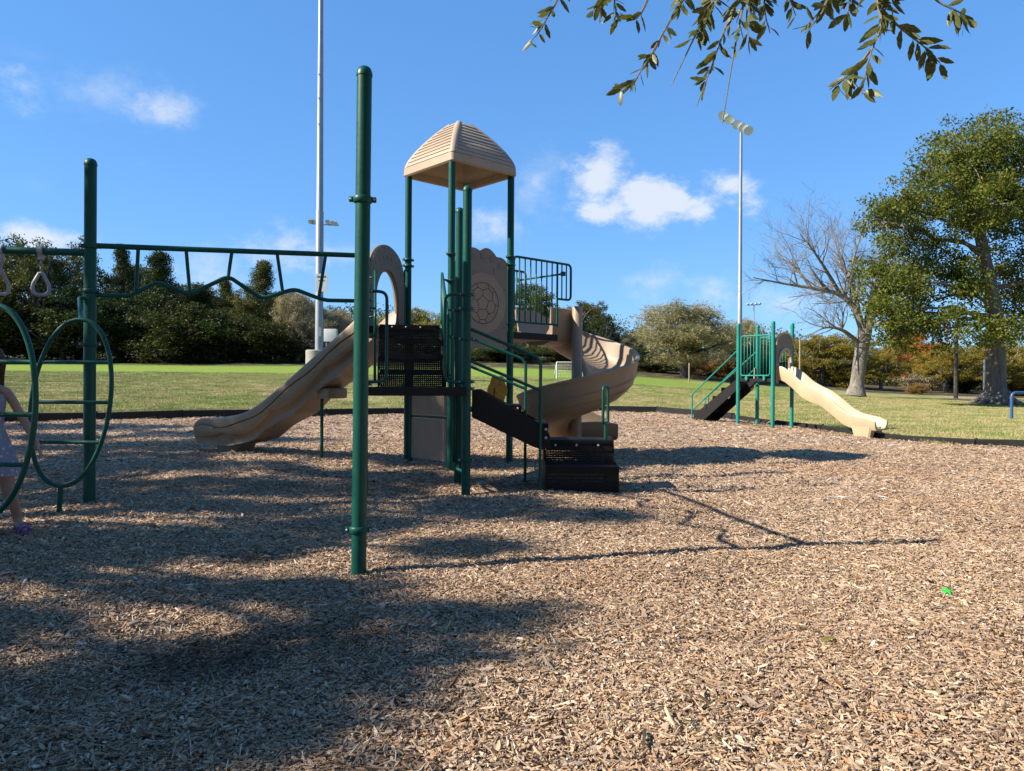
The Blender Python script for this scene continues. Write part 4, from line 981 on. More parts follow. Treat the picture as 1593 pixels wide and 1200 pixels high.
# wavy slide
P2 = [(.0, DZ + .30, DZ - .02, DZ), (.18, DZ + .28, DZ - .06, DZ - .01), (.40, DZ + .14, DZ - .22, DZ - .14), (.62, DZ - .05, DZ - .42, DZ - .33), (.84, DZ - .17, DZ - .53, DZ - .45), (1.08, DZ - .27, DZ - .60, DZ - .54), (1.34, DZ - .45, DZ - .79, DZ - .72), (1.60, DZ - .66, DZ - .99, DZ - .92), (1.80, DZ - .76, DZ - 1.07, DZ - 1.01), (2.02, DZ - .80, DZ - 1.08, DZ - 1.03), (2.20, DZ - .83, DZ - 1.09, DZ - 1.05), (2.32, DZ - .90, DZ - 1.10, DZ - 1.06)]
sl2 = slide(small, em, -e2, e1, P2, .30, M['cream'], wave=False)
fo = em - e2 * 2.02; g2 = gz(fo.x, fo.y)
for s in (-.16, .16):
    mb = MB(); rows = []
    for z, hw, hl in ((g2 - .05, .085, .15), (g2 + .08, .10, .18), (DZ - 1.03, .12, .22)):
        rows.append([fo + e1 * s - e2 * (hl * x) + e1 * (hw * y) + Vector((0, 0, z)) for x, y in ((-1, -.8), (-.8, -1), (.8, -1), (1, -.8), (1, .8), (.8, 1), (-.8, 1), (-1, .8))])
    mb.grid(rows, True, False); mb.fan(rows[0]); mb.fan(rows[-1]); mb.build('slide_foot', M['cream'], sl2)

# ================================================================== vegetation
def leaves(rg, centers, sig, per, ln, wd, droop=0.0):
    """rhombic leaf faces scattered in gaussian clumps; returns verts, quads"""
    c = np.repeat(centers, per, 0); n = len(c)
    c = c + np.clip(rg.normal(0, 1, (n, 3)), -1.9, 1.9) * (sig if np.ndim(sig) else np.array([sig, sig, sig * .75]))
    a = rg.normal(0, 1, (n, 3)); a[:, 2] -= droop; a /= np.linalg.norm(a, axis=1)[:, None]
    b = np.cross(a, rg.normal(0, 1, (n, 3))); b /= np.linalg.norm(b, axis=1)[:, None]
    l = ln * rg.uniform(.6, 1.4, n)[:, None] / 2; w = wd * rg.uniform(.6, 1.4, n)[:, None] / 2
    Vv = np.stack([c - a * l, c + b * w, c + a * l, c - b * w], 1).reshape(-1, 3); return Vv, np.arange(4 * n).reshape(-1, 4)
def in_lobes(rg, lobes, n, shell=.45):
    """clump centres inside ellipsoid lobes ((cx,cy,cz),(rx,ry,rz)), biased to the shell"""
    v = np.array([r[0] * r[1] * r[2] for _, r in lobes]) ** .75; r_out = np.where(rg.uniform(0, 1, n) < .14, rg.uniform(1.05, 1.32, n), 1.0)
    k = rg.choice(len(lobes), n, p=v / v.sum())
    d = rg.normal(0, 1, (n, 3)); d /= np.linalg.norm(d, axis=1)[:, None]; r = rg.uniform(0, 1, n) ** shell * r_out
    C = np.array([c for c, _ in lobes])[k]; RR_ = np.array([r_ for _, r_ in lobes])[k]; return C + d * r[:, None] * RR_
def limb_tube(mb, p0, p1, r0, r1, rg, n=7, sag=.12, sides=7):
    p0, p1 = Vector(p0), Vector(p1); d = p1 - p0; L_ = d.length
    off = Vector(rg.normal(0, 1, 3)) * (L_ * sag); off.z = abs(off.z) * .6
    pts_ = []
    for i in range(n):
        t = i / (n - 1); pts_.append(p0 + d * t + off * (math.sin(math.pi * t)) + Vector(rg.normal(0, 1, 3)) * (L_ * .018 * (0 < i < n - 1)))
    mb.tube(pts_, [r0 + (r1 - r0) * (i / (n - 1)) ** .8 for i in range(n)], sides, cap=False)
def trunk_tube(mb, path, radii, sides=12, flare=1.5):
    P = [Vector(p) for p in path]; out = []; rr = []
    for i in range(len(P) - 1):
        for k in range(4): t = k / 4; out.append(P[i].lerp(P[i + 1], t)); rr.append(radii[i] + (radii[i + 1] - radii[i]) * t)
    out.append(P[-1]); rr.append(radii[-1]); mb.tube(out, rr, sides)
def leafy_proto(seed, kind):
    """unit tree: height 1, crown half-width about .5 -> (trunk mesh, crown mesh)"""
    rg = np.random.default_rng(seed); lobes = []; mb = MB()
    if kind == 'oak':
        for k in range(13):
            a = rg.uniform(0, 6.28); h = rg.uniform(.30, .86); rad = .33 * math.sqrt(max(.05, 1 - ((h - .52) / .45) ** 2)); s = rg.uniform(.12, .2)
            lobes.append(((math.cos(a) * rad, math.sin(a) * rad, h), (s, s, s * .72)))
        lobes.append(((0, 0, .62), (.3, .3, .34))); lobes.append(((.03, .0, .84), (.18, .18, .14)))
        cs = in_lobes(rg, lobes, 330, .33); Vv, Q = leaves(rg, cs, .026, 70, .019, .012); tr = .030
    elif kind == 'cedar':
        cs = []
        for k in range(300):
            h = rg.uniform(.06, 1) ** .85; rad = (.012 + .43 * (1 - h) ** .85) * rg.uniform(.3, 1.15) * (1 + .28 * math.sin(h * 23 + seed)); a = rg.uniform(0, 6.28)
            cs.append((rad * math.cos(a) + .05 * math.sin(h * 6 + seed), rad * math.sin(a), h))
        cs = np.array(cs); Vv, Q = leaves(rg, cs, np.array([.030, .030, .020]), 76, .019, .0085); tr = .028
    elif kind == 'shrub':
        for k in range(10):
            a = rg.uniform(0, 6.28); rad = rg.uniform(.1, .42); lobes.append(((math.cos(a) * rad, math.sin(a) * rad, rg.uniform(.2, .66)), (rg.uniform(.16, .26),) * 2 + (rg.uniform(.18, .32),)))
        lobes.append(((0, 0, .45), (.36, .36, .42)))
        cs = in_lobes(rg, lobes, 260, .33); Vv, Q = leaves(rg, cs, .040, 66, .028, .018); tr = .022
    else:   # twiggy: fine grey sprays
        for k in range(16):
            a = rg.uniform(0, 6.28); rad = rg.uniform(.05, .40); h = .86 - 1.0 * (rad - .05) ** 2 * 2.2 - rg.uniform(0, .4); lobes.append(((math.cos(a) * rad, math.sin(a) * rad, h), (rg.uniform(.10, .17),) * 2 + (rg.uniform(.08, .15),)))
        lobes.append(((0, 0, .5), (.36, .36, .36)))
        cs = in_lobes(rg, lobes, 420, .33); Vv, Q = leaves(rg, cs, .034, 60, .046, .0050); tr = .034
    top = cs[:, 2].max(); nl = 26 if kind != 'cedar' else 8
    hh = .30 if kind in ('oak', 'twig') else .12 if kind == 'shrub' else .9
    trunk_tube(mb, [(0, 0, -.06), (.0, .0, .0), (.012, -.006, hh * .5), (.0, .01, hh)], [tr * 1.5, tr * 1.25, tr, tr * .8 if kind != 'cedar' else tr * .3], 10)
    for k in rg.choice(len(cs), nl, replace=False):
        b = Vector((0, .01, hh)) if kind != 'cedar' else Vector((0, 0, max(.05, cs[k][2] - .05))); limb_tube(mb, b, cs[k], tr * .55 if kind != 'cedar' else tr * .3, tr * .12, rg, sides=6)
    tm = mb.build('trunk', M['bark'], None, fix=False); tme = tm.data; bpy.data.objects.remove(tm)
    return tme, np_mesh('crown', Vv, Q, None)
PROTO = {}
for kd, seeds in (('oak', (1, 2, 3)), ('cedar', (4, 5, 6)), ('shrub', (7, 8, 9)), ('twig', (10, 11))):
    PROTO[kd] = [leafy_proto(s, kd) for s in seeds]
def put_tree(name, kind, px, d, topy, wpx, leafm, barkm, label, cat, group, k, basedrop=.05):
    x = ax(px, d); z0 = lawn_z(x, d) - basedrop; ztop = at(px, topy, d).z; h = max(1.0, ztop - z0); w = wpx / F * d
    r_ = random.Random(k * 7 + 3); tme, cme = PROTO[kind][k % len(PROTO[kind])]
    o = thing(name, label, cat, (x, d, z0), group); o.rotation_euler = (0, 0, r_.uniform(0, 6.28)); o.scale = (w, w, h)
    for nm, me_, mt in (('trunk', tme, barkm), ('crown', cme, leafm)):
        c = bpy.data.objects.new(nm, me_); COL.objects.link(c); c.parent = o
        if not me_.materials: me_.materials.append(leafm)
        c.material_slots[0].link = 'OBJECT'; c.material_slots[0].material = mt
    return o
WOOD = [  # px, top y, width px, kind, depth, leaf, bark
 (222, 408, 160, 'oak', 64, 'wood', 'bark'), (292, 440, 160, 'oak', 63, 'wood', 'bark'), (358, 452, 150, 'oak', 65, 'wood', 'bark'), (440, 448, 140, 'oak', 64, 'wood', 'bark'), (505, 474, 130, 'oak', 66, 'wood', 'bark'),
 (-150, 350, 190, 'oak', 58, 'wood', 'bark'), (-60, 345, 190, 'oak', 56, 'wood', 'bark'), (52, 366, 170, 'oak', 54, 'wood', 'bark'), (122, 372, 130, 'oak', 57, 'wood', 'bark'),
 (190, 386, 120, 'cedar', 60, 'cedar', 'darkbark'), (250, 398, 170, 'cedar', 55, 'cedar', 'darkbark'), (312, 446, 150, 'cedar', 57, 'cedar', 'darkbark'), (350, 436, 110, 'cedar', 62, 'wood', 'darkbark'),
 (402, 410, 150, 'cedar', 58, 'wood', 'darkbark'), (395, 455, 130, 'oak', 60, 'olive', 'bark'), (462, 452, 95, 'twig', 55, 'drytwig', 'twig'), (520, 470, 90, 'twig', 60, 'drytwig', 'twig'), (560, 500, 110, 'oak', 66, 'olive', 'bark'),
 (640, 476, 120, 'oak', 60, 'olive', 'bark'), (690, 490, 100, 'oak', 66, 'olive', 'bark'), (748, 500, 110, 'oak', 62, 'brown', 'bark'), (822, 436, 130, 'oak', 62, 'wood', 'bark'), (905, 466, 100, 'oak', 64, 'wood', 'bark'), (938, 482, 62, 'oak', 60, 'cedar', 'bark'),
 (985, 505, 90, 'twig', 64, 'greytwig', 'twig'), (1065, 466, 205, 'twig', 52, 'greytwig', 'darkbark'), (1150, 482, 130, 'twig', 56, 'greytwig', 'darkbark'),
 (1222, 524, 90, 'oak', 62, 'brown', 'bark'), (1280, 518, 130, 'oak', 57, 'brown', 'bark'), (1335, 524, 110, 'oak', 60, 'brown', 'bark'), (1370, 548, 90, 'oak', 56, 'brown', 'bark'), (1416, 506, 120, 'twig', 66, 'rust', 'twig'), (1452, 524, 110, 'twig', 68, 'drytwig', 'twig'),
 (1472, 536, 110, 'oak', 58, 'brown', 'bark'), (1540, 530, 120, 'oak', 56, 'brown', 'bark'), (1612, 525, 140, 'oak', 57, 'brown', 'bark'), (1720, 505, 190, 'oak', 58, 'oak', 'bark'), (1850, 500, 190, 'oak', 56, 'oak', 'bark')]
WLAB = ['dusky tree filling the gap behind the first two cedars', 'dusky tree behind the low dark cedar', 'dusky tree behind the slim grey-green cedar', 'dusky tree behind the tall lone cedar', 'dusky low tree behind the dry leafless tree', 'dusky green tree at the outer end of the dark wood', 'tall dusky green tree next to the outer end of the wood', 'dusky green tree whose crown rises behind the hanging rings', 'dusky green tree standing behind the dark ladder post', 'narrow cedar behind the first ladder hanger', "broad dark cedar with pointed top behind the ladder's first wave", 'low dark cedar filling the dip between two taller cedars', "slim grey-green cedar below the ladder's middle peak", 'tall grey-green cedar rising alone above the wavy rail', 'yellow-olive tree at the foot of the tall lone cedar', 'leafless tangle of dry twigs beside the tall light pole', 'dry leafless tree just behind the tall light pole', "low olive tree behind the straight slide's top", 'yellow-olive tree framed between arch panel and stair barrier', 'yellow-olive tree behind the tower stairs', 'bronze-green tree below the ball panel', 'dusky green tree seen through the railing beside the spiral slide', "dusky green tree above the spiral slide's column", 'small dark round tree between the spiral slide and the twiggy grey tree', "low grey twiggy tree behind the spiral slide's outer curve", 'broad grey-green twiggy tree, widest beyond the lawn', 'grey-green twiggy tree behind the slender light pole', "bronze-green tree behind the teal unit's arch", 'wide bronze-green tree behind the cream slide', "bronze-green tree behind the bare tree's trunk", "low bronze-green tree beside the bare tree's trunk", 'rust-orange autumn tree behind the bronze-green trees', 'greyish leafless tree beside the rust-orange tree', 'bronze-green tree behind the dark wooden pole', 'bronze-green tree behind the big oak trunk', 'bronze-green tree beyond the blue hoop', 'green broadleaf tree just past the blue hoop', 'green broadleaf tree farthest past the blue hoop']
for k, (px, ty, w, kd, d, lf, bk) in enumerate(WOOD):
    put_tree({'oak': 'broadleaf_tree', 'cedar': 'cedar_tree', 'twig': 'twiggy_tree'}[kd], kd, px, d, ty, w, M[lf], M[bk], WLAB[k], 'tree', 'trees along the edge of the wood', k)
SHR = [(-100, 440, 190, 54, 'shadewood'), (0, 430, 190, 53, 'shadewood'), (95, 440, 190, 53.5, 'shadewood'), (185, 445, 170, 54, 'cedar'), (275, 460, 170, 53, 'shadewood'), (350, 478, 160, 54, 'cedar'), (430, 490, 150, 54, 'shadewood'), (505, 520, 110, 56, 'drytwig'), (570, 535, 110, 60, 'wood'), (650, 535, 120, 58, 'wood'), (735, 535, 110, 60, 'olive'), (800, 530, 130, 58, 'cedar'), (880, 530, 120, 60, 'wood'), (960, 535, 110, 59, 'cedar'), (1030, 545, 110, 57, 'wood'), (1110, 548, 120, 58, 'dry'), (1180, 545, 110, 60, 'wood'), (1240, 555, 100, 60, 'brown'),
       (1310, 562, 100, 57, 'brown'), (1428, 597, 34, 50, 'dry'), (1448, 560, 90, 64, 'drytwig'), (1500, 570, 90, 60, 'cedar'), (1580, 560, 110, 58, 'brown'), (1700, 550, 150, 56, 'brown')]
SL = ['dusky bush at the outer end of the wood', 'dusky bush behind the girl and oval climbers', 'dusky bush behind the dark ladder post', 'dark evergreen bush below the narrow cedar', 'dusky bush below the broad dark cedar', 'dark evergreen bush below the slim grey-green cedar', 'dusky bush below the tall lone cedar', "dry pale brush behind the tall pole's concrete footing", 'dusky bush behind the straight slide', 'dusky bush below the olive tree framed by the arch', 'yellow-green bush behind the stair hand rails', "dark evergreen bush behind the tower's right front post", 'dusky bush behind the soccer goal', "dark evergreen bush behind the spiral slide's outer curve", 'dusky bush under the left side of the widest twiggy tree', 'russet dry bush under the widest twiggy tree', "dusky bush behind the teal unit's stair", "bronze-green bush behind the teal unit's arch", 'bronze-green bush between cream slide and bare tree', 'small russet bush on the lawn between bare tree and dark pole', 'dry pale brush under the rust-orange tree', 'dark evergreen bush beside the dark wooden pole', 'bronze-green bush beside the big oak trunk', 'bronze-green bush past the blue hoop']
for k, (px, ty, w, d, lf) in enumerate(SHR):
    put_tree('bush', 'shrub', px, d, ty, w, M[lf], M['darkbark'], SL[k], 'bush', 'bushes at the foot of the wood', k + 50, .12)
# far wood: a closed mass behind the edge trees
rg = np.random.default_rng(77); cs = []
for k in range(4200):
    u = rg.uniform(-1.05, 1.15); d = rg.uniform(72, 84); h = np.interp(u, [-1, -.55, -.3, -.1, .1, .3, .7, 1.2], [7, 6.5, 4, 3.4, 3.6, 3.6, 3.6, 4.5]); cs.append((u * d, d, float(terr(u * d, d)) + rg.uniform(0, 1) ** 1.4 * h * (1 + .18 * math.sin(u * 23))))
Vv, Q = leaves(rg, np.array(cs), np.array([.8, .8, .5]), 44, .26, .15)
fw = bpy.data.objects.new('far_wood', np_mesh('far_wood', Vv, Q, M['wood'])); COL.objects.link(fw); tag(fw, 'dark far wood seen through gaps between the edge trees', kind='stuff')

# ---- branching skeletons for bare trees
def branch(rg, p, d, L_, r, lvl, mx_l, out, spread=.62, up=.10, kids=(4, 6)):
    n = 6; pts_ = [p.copy()]; rr = [r]; dd_ = d.copy()
    for i in range(1, n):
        dd_ = (dd_ + Vector(rg.normal(0, 1, 3)) * .13 + Vector((0, 0, up * .35))).normalized(); p = p + dd_ * (L_ / (n - 1)); pts_.append(p); rr.append(r * (1 - .72 * i / (n - 1)))
    out.append((pts_, rr, lvl))
    if lvl >= mx_l: return
    for k in range(rg.integers(*kids)):
        t = rg.uniform(.25, 1.0); i = min(n - 2, int(t * (n - 1))); q = pts_[i].lerp(pts_[i + 1], t * (n - 1) - i); side = Vector(rg.normal(0, 1, 3)); side = (side - dd_ * side.dot(dd_)).normalized()
        branch(rg, q, (dd_ + side * spread * rg.uniform(.6, 1.5)).normalized(), L_ * rg.uniform(.42, .72), max(rr[i] * .55, .006), lvl + 1, mx_l, out, spread, up, kids)
bare = thing('bare_tree', 'leafless pale tree with forked trunk standing on the lawn', 'tree', (ax(1331, 40), 40, lawn_z(ax(1331, 40), 40)))
rg = np.random.default_rng(21); bd_ = 40.0
tpath = [at(1331, 616, bd_), at(1333, 600, bd_), at(1338, 560, bd_), at(1346, 512, bd_)]
mb = MB(); trunk_tube(mb, tpath, [.55, .36, .33, .36], 14)
limbs = [([(1344, 522), (1330, 478), (1306, 456), (1262, 448), (1210, 440), (1172, 432)], .20, 0), ([(1342, 515), (1332, 468), (1318, 430), (1306, 395), (1296, 372)], .17, 1.2), ([(1350, 515), (1362, 478), (1380, 452), (1396, 415)], .20, -.8), ([(1348, 510), (1352, 470), (1370, 430), (1385, 390)], .16, 1.5), ([(1338, 535), (1310, 512), (1285, 508), (1262, 520)], .12, -.5), ([(1320, 432), (1330, 395), (1340, 365)], .09, .6), ([(1306, 456), (1285, 420), (1262, 385), (1245, 365)], .10, -.9), ([(1262, 448), (1235, 412), (1205, 398)], .08, .5)]
segs_ = []
for pl, r0, dep in limbs:
    P = [at(x, y, bd_ + dep * i / max(1, len(pl) - 1) * 2) for i, (x, y) in enumerate(pl)]; P = fillet(P, 1.0, 4); n = len(P); rr = [r0 * .9 * (1 - .9 * i / (n - 1)) + .012 for i in range(n)]; mb.tube(P, rr, 8, cap=False)
    for k in range(int(5 + n * 1.1)):
        i = int(rg.uniform(.18, .98) * (n - 1)); d_ = (P[min(i + 1, n - 1)] - P[max(i - 1, 0)]).normalized(); s = Vector(rg.normal(0, 1, 3)) * .6 + Vector((0, 0, .45)); branch(rg, P[i], (d_ * .8 + s).normalized(), rg.uniform(1.2, 2.4) , max(.022, rr[i] * .4), 1, 3, segs_, .75, .03, (4, 6))
bt_ = mb.build('trunk', M['palebark'], bare)
mb = MB()
for pts_, rr, lvl in segs_: mb.tube(pts_, rr, 5 if lvl < 2 else 3, cap=False)
tw = mb.build('twigs', M['palebark'], bare, fix=False); tag(tw, kind='stuff')

# ---- the big oak on the right
od = 36.0; big = thing('oak_tree', 'tall green oak with massive flared trunk on the lawn, largest tree in view', 'tree', (ax(1549, od), od, lawn_z(ax(1549, od), od)))
rg = np.random.default_rng(33)
lob = [(1505, 250, 80, 66), (1560, 228, 80, 50), (1462, 312, 62, 50), (1520, 320, 60, 52), (1420, 372, 52, 44), (1398, 318, 34, 38), (1580, 320, 70, 62), (1450, 425, 66, 34), (1392, 440, 56, 40), (1425, 490, 44, 34), (1372, 345, 34, 30), (1408, 520, 40, 28), (1380, 478, 40, 32), (1500, 455, 44, 36), (1475, 512, 42, 32), (1562, 425, 54, 48), (1590, 490, 44, 44), (1555, 520, 38, 30), (1650, 300, 90, 100), (1660, 430, 80, 80), (1360, 415, 30, 22), (1440, 270, 28, 26)]
lobes = []
for x, y, rx, ry in lob:
    dp = rg.uniform(-3.2, 3.2); c = at(x, y, od + dp); lobes.append(((c.x, c.y, c.z), (rx / F * od, rx / F * od * .9, ry / F * od)))
cs = in_lobes(rg, lobes, 1500, .42); Vv, Q = leaves(rg, cs, .24, 66, .15, .082)
mb = MB(); tb = [at(1549, 640, od), at(1549, 622, od), at(1549, 604, od), at(1550, 560, od), at(1549, 500, od), at(1535, 420, od), at(1520, 340, od), at(1515, 270, od)]
trunk_tube(mb, tb, [.95, .66, .47, .40, .38, .30, .22, .1], 16)
for k in range(7):
    a = k * .9; mb.tube([tb[1] + Vector((math.cos(a) * .2, math.sin(a) * .2, .55)), tb[1] + Vector((math.cos(a) * .62, math.sin(a) * .62, .02)), tb[1] + Vector((math.cos(a) * 1.15, math.sin(a) * 1.15, -.2))], [.20, .17, .07], 8)
for i, (c, r_) in enumerate(lobes):
    b = tb[4].lerp(tb[7], min(1, max(0, (c[2] - tb[4].z) / (tb[7].z - tb[4].z) * .75))) if c[2] > tb[4].z else tb[4]
    limb_tube(mb, b, c, .11, .035, rg, 8, .08, 8)
    for k in range(5): q = Vector(c) + Vector(rg.normal(0, .5, 3) * np.array(r_)); limb_tube(mb, c, q, .05, .015, rg, 5, .1, 5)
mb.build('trunk', M['bark'], big)
lo = origin_of(big); o = bpy.data.objects.new('crown', np_mesh('crown', Vv - np.array(lo), Q, M['bigoak'])); COL.objects.link(o); o.parent = big; tag(o, kind='stuff')

# ---- shade tree standing left of the frame: its layered boughs throw the dappled shade
shade = thing('shade_tree', 'broad shade tree beside the playground throwing dappled shade on the mulch', 'tree', (-12.6, 3.2, gz(-12.6, 3.2)))
rg = np.random.default_rng(8); mb = MB(); tp = Vector((-12.6, 3.2, 0))
trunk_tube(mb, [tp + Vector((0, 0, -.3)), tp, tp + Vector((.1, .1, 1.6)), tp + Vector((.5, .1, 3.4)), tp + Vector((.9, .3, 5.5))], [.5, .36, .27, .24, .14], 14)
kx, ky = -SUN_DIR.x / math.tan(SUN_EL), -SUN_DIR.y / math.tan(SUN_EL)
GL = [(-1.35, 2.88, 1.0, .36, 6.2, 1.0), (-.42, 3.62, .66, .25, 6.6, 1.0), (-2.7, 3.35, .9, .30, 6.9, 1.0), (-2.2, 5.15, 1.4, .50, 5.6, 1.1), (-.35, 5.1, .55, .26, 5.4, .8), (-3.1, 6.45, 1.4, .38, 6.4, .9), (-2.0, 7.6, 1.7, .52, 7.0, 1.2), (-.3, 6.7, 1.1, .46, 7.4, 1.2), (-3.8, 8.9, 1.5, .55, 7.6, 1.1), (-2.6, 2.3, .7, .3, 5.5, .8), (-.9, 4.15, .4, .16, 6.0, .4), (.8, 7.85, .8, .36, 7.9, 1.1),
      (-.2, 8.5, 1.1, .42, 7.2, 1.1), (-1.6, 8.7, 1.2, .5, 7.8, 1.1), (-.9, 9.9, .9, .36, 8.2, 1.2), (-2.4, 10.3, 1.0, .40, 7.6, 1.2), (-3.9, 10.7, 1.0, .5, 7.0, 1.1), (-5.2, 11.6, 1.6, .9, 7.6, 1.0), (-5.6, 13.8, 1.7, .9, 8.0, 1.0), (-7.5, 15.2, 1.5, .8, 8.2, 1.0), (-3.6, 12.6, 1.0, .4, 8.4, .7),
      (-4.5, 3.5, 1.5, .9, 6.0, 1.2), (-5.5, 6.0, 1.6, 1.2, 6.5, 1.2), (-5.0, 8.5, 1.5, .8, 7.2, 1.0), (-6, 2, 1.6, 1.2, 5.8, 1.0), (-7, 9.5, 1.6, 1.2, 7.0, 1.2), (-3.0, 4.2, .8, .3, 6.2, .8), (-.2, 9.75, .8, .3, 8.0, 1.2), (-6.4, 10.8, 1.6, .8, 7.4, 1.0), (-7.6, 12.9, 1.5, .9, 7.8, 1.0), (-9.2, 15.2, 1.6, .8, 8.2, 1.0), (-4.4, 12.8, 1.2, .5, 8.3, .9), (-4.6, 9.7, 1.2, .4, 7.4, .9), (-1.5, 2.42, 1.1, .26, 6.4, 1.1), (-.75, 2.62, .6, .2, 6.3, .8), (-1.2, 2.1, .9, .16, 6.0, .5), (-.5, 3.05, .5, .22, 6.5, .8), (-1.5, 3.95, 1.0, .22, 6.6, .7), (-2.8, 4.6, 1.0, .3, 5.9, .8), (-1.2, 5.8, 1.0, .32, 6.1, .9), (-3.6, 7.3, 1.0, .3, 6.8, .8), (.6, 6.3, .5, .25, 7.2, .8), (-1.9, 6.5, .8, .3, 6.6, .6)]
allc = []
for x, y, hx, hy, z, den in GL:
    c = Vector((x - kx * z, y - ky * z, z)); n = max(6, int(60 * den * (hx * hy) ** .6)); q = rg.normal(0, 1, (n, 3)); q /= np.linalg.norm(q, axis=1)[:, None]; q = q * (rg.uniform(0, 1, n) ** .4)[:, None]
    allc.append(np.array(c) + q * np.array([hx * .80, hy, .28])); limb_tube(mb, tp + Vector((.6, .2, min(5.2, z - 1.2))), c, .10, .03, rg, 8, .06, 7)
    for k in range(6): limb_tube(mb, c, Vector(allc[-1][k % n]), .022, .006, rg, 4, .05, 4)
Vv, Q = leaves(rg, np.concatenate(allc), .135, 50, .11, .055)
mb.build('trunk', M['bark'], shade)
lo = origin_of(shade); o = bpy.data.objects.new('crown', np_mesh('crown', Vv - np.array(lo), Q, M['oak'])); COL.objects.link(o); o.parent = shade; tag(o, kind='stuff')

# ---- oak overhanging from behind the camera, with leaves near enough to pick apart
over = thing('overhanging_oak', 'leathery olive oak twigs hanging down from an overhead bough against the sky', 'tree', (4.2, -2.6, gz(4.2, -2.6)))
rg = np.random.default_rng(15); rl = random.Random(4); mb = MB(); tp = Vector((4.2, -2.6, 0)); od_ = 3.25
trunk_tube(mb, [tp + Vector((0, 0, -.3)), tp, tp + Vector((0, 0, 1.5)), tp + Vector((-.1, .2, 3.0))], [.42, .30, .24, .2], 14)
bough = [tp + Vector((-.1, .2, 2.9)), Vector((3.2, -.6, 4.0)), Vector((2.2, 1.6, 4.05)), Vector((1.5, 2.9, 3.75)), Vector((.9, 3.2, 3.50)), Vector((.2, 3.3, 3.30))]
mb.tube(fillet(bough, .8, 6), [.16 - .128 * i / (len(fillet(bough, .8, 6)) - 1) for i in range(len(fillet(bough, .8, 6)))], 9)
for q, r0 in ((Vector((2.0, 3.3, 3.6)), .035), (Vector((1.2, 3.5, 3.45)), .03), (Vector((.9, 3.3, 3.3)), .03), (Vector((6, -4, 5.5)), .12), (Vector((3.5, -5.0, 6)), .12), (Vector((5, -1.5, 6)), .12), (Vector((3, -2, 6.4)), .12), (Vector((1, -1.2, 7.2)), .11), (Vector((-1.5, -3.2, 7.6)), .11), (Vector((6, 0, 7.4)), .11)):
    src = bough[3] if q.y > 2 else tp + Vector((-.1, .2, 2.9)); limb_tube(mb, src, q, r0, r0 * .3, rg, 7, .06, 7)
mb.build('trunk', M['bark'], over)
lob2 = [((6, -4, 5.6), (1.8, 1.6, 1.0)), ((3.5, -5, 6.2), (1.8, 1.6, 1.0)), ((5, -1.5, 6.2), (1.8, 1.4, 1.0)), ((3, -2, 6.8), (1.8, 1.5, 1.0)), ((1, -1.2, 7.2), (2.8, 2.2, 1.1)), ((-1.5, -3.2, 7.6), (2.4, 2.2, 1.1)), ((6, 0, 7.4), (2.2, 1.8, 1.1))]  # the wider high lobes are added out of view to hold back sky light
Vv, Q = leaves(rg, in_lobes(rg, lob2, 640, .4), .30, 60, .13, .07)
lo = origin_of(over); o = bpy.data.objects.new('crown', np_mesh('crown', Vv - np.array(lo), Q, M['oak'])); COL.objects.link(o); o.parent = over; tag(o, kind='stuff')
def leaf_mesh(k):
    r = random.Random(k + 90); n = 8; rows = []; curl = r.uniform(-.35, .35); fold = r.uniform(.10, .35); wd = r.uniform(.27, .36)
    for i in range(n):
        t = i / (n - 1); w = wd * .5 * (math.sin(math.pi * min(1, t * .93 + .05)) ** .75) * (1 + .12 * math.sin(i * 2.6 + k)); x = t; z = curl * (t - .5) ** 2 - fold * 0
        if i in (0, n - 1): w = .012
        rows.append([(x, -w, z + fold * w), (x, 0, z), (x, w, z + fold * w)])
    m_ = MB(); m_.grid(rows); m_.tube([(-.14, 0, .02), (-.05, 0, 0), (.05, 0, curl * .2)], .012, 4)
    ob = m_.build('leaf', M['leafnear'], None, fix=False); me_ = ob.data; bpy.data.objects.remove(ob); return me_
LM = [leaf_mesh(k) for k in range(6)]
TW = [  # photo pixels of twig paths, leaf count, depth
 ([(905, -110), (880, -30), (866, 4), (850, 30), (838, 52), (824, 66)], 10, 3.35), ([(960, -110), (945, -20), (935, 8), (922, 18)], 8, 3.3), ([(960, -60), (955, -5), (958, 18)], 6, 3.3),
 ([(1085, -110), (1068, -10), (1048, 22), (1026, 62), (1004, 100), (985, 130), (966, 138)], 22, 3.2), ([(1030, -60), (1000, 18), (985, 34), (962, 25)], 5, 3.25),
 ([(1130, -110), (1112, 0), (1088, 42), (1068, 84), (1044, 134)], 14, 3.15), ([(1165, -110), (1148, -5), (1122, 60), (1104, 112), (1084, 165)], 15, 3.2), ([(1170, -100), (1158, 0), (1146, 60), (1138, 105), (1124, 192)], 9, 3.1),
 ([(1200, -110), (1188, -10), (1190, 24), (1198, 52)], 9, 3.25), ([(1150, -80), (1120, -10), (1095, 20)], 12, 3.1), ([(1190, -80), (1170, -12), (1160, 24), (1165, 60)], 14, 3.05), ([(1230, -90), (1225, -10), (1238, 25)], 7, 3.3),
 ([(1345, -110), (1362, -4), (1374, 36), (1352, 88), (1340, 148)], 17, 3.0), ([(1356, 76), (1328, 112), (1290, 140)], 7, 3.02), ([(1360, -20), (1366, 8), (1400, 44), (1440, 74), (1462, 98)], 13, 3.05), ([(1420, -60), (1452, 0), (1488, 17), (1502, 24)], 8, 3.1), ([(1310, -70), (1290, -8), (1278, 24), (1252, 52)], 9, 3.15),
 ([(1335, -80), (1325, -10), (1318, 24)], 8, 3.2), ([(1395, -80), (1385, -10), (1372, 30)], 8, 3.1)]
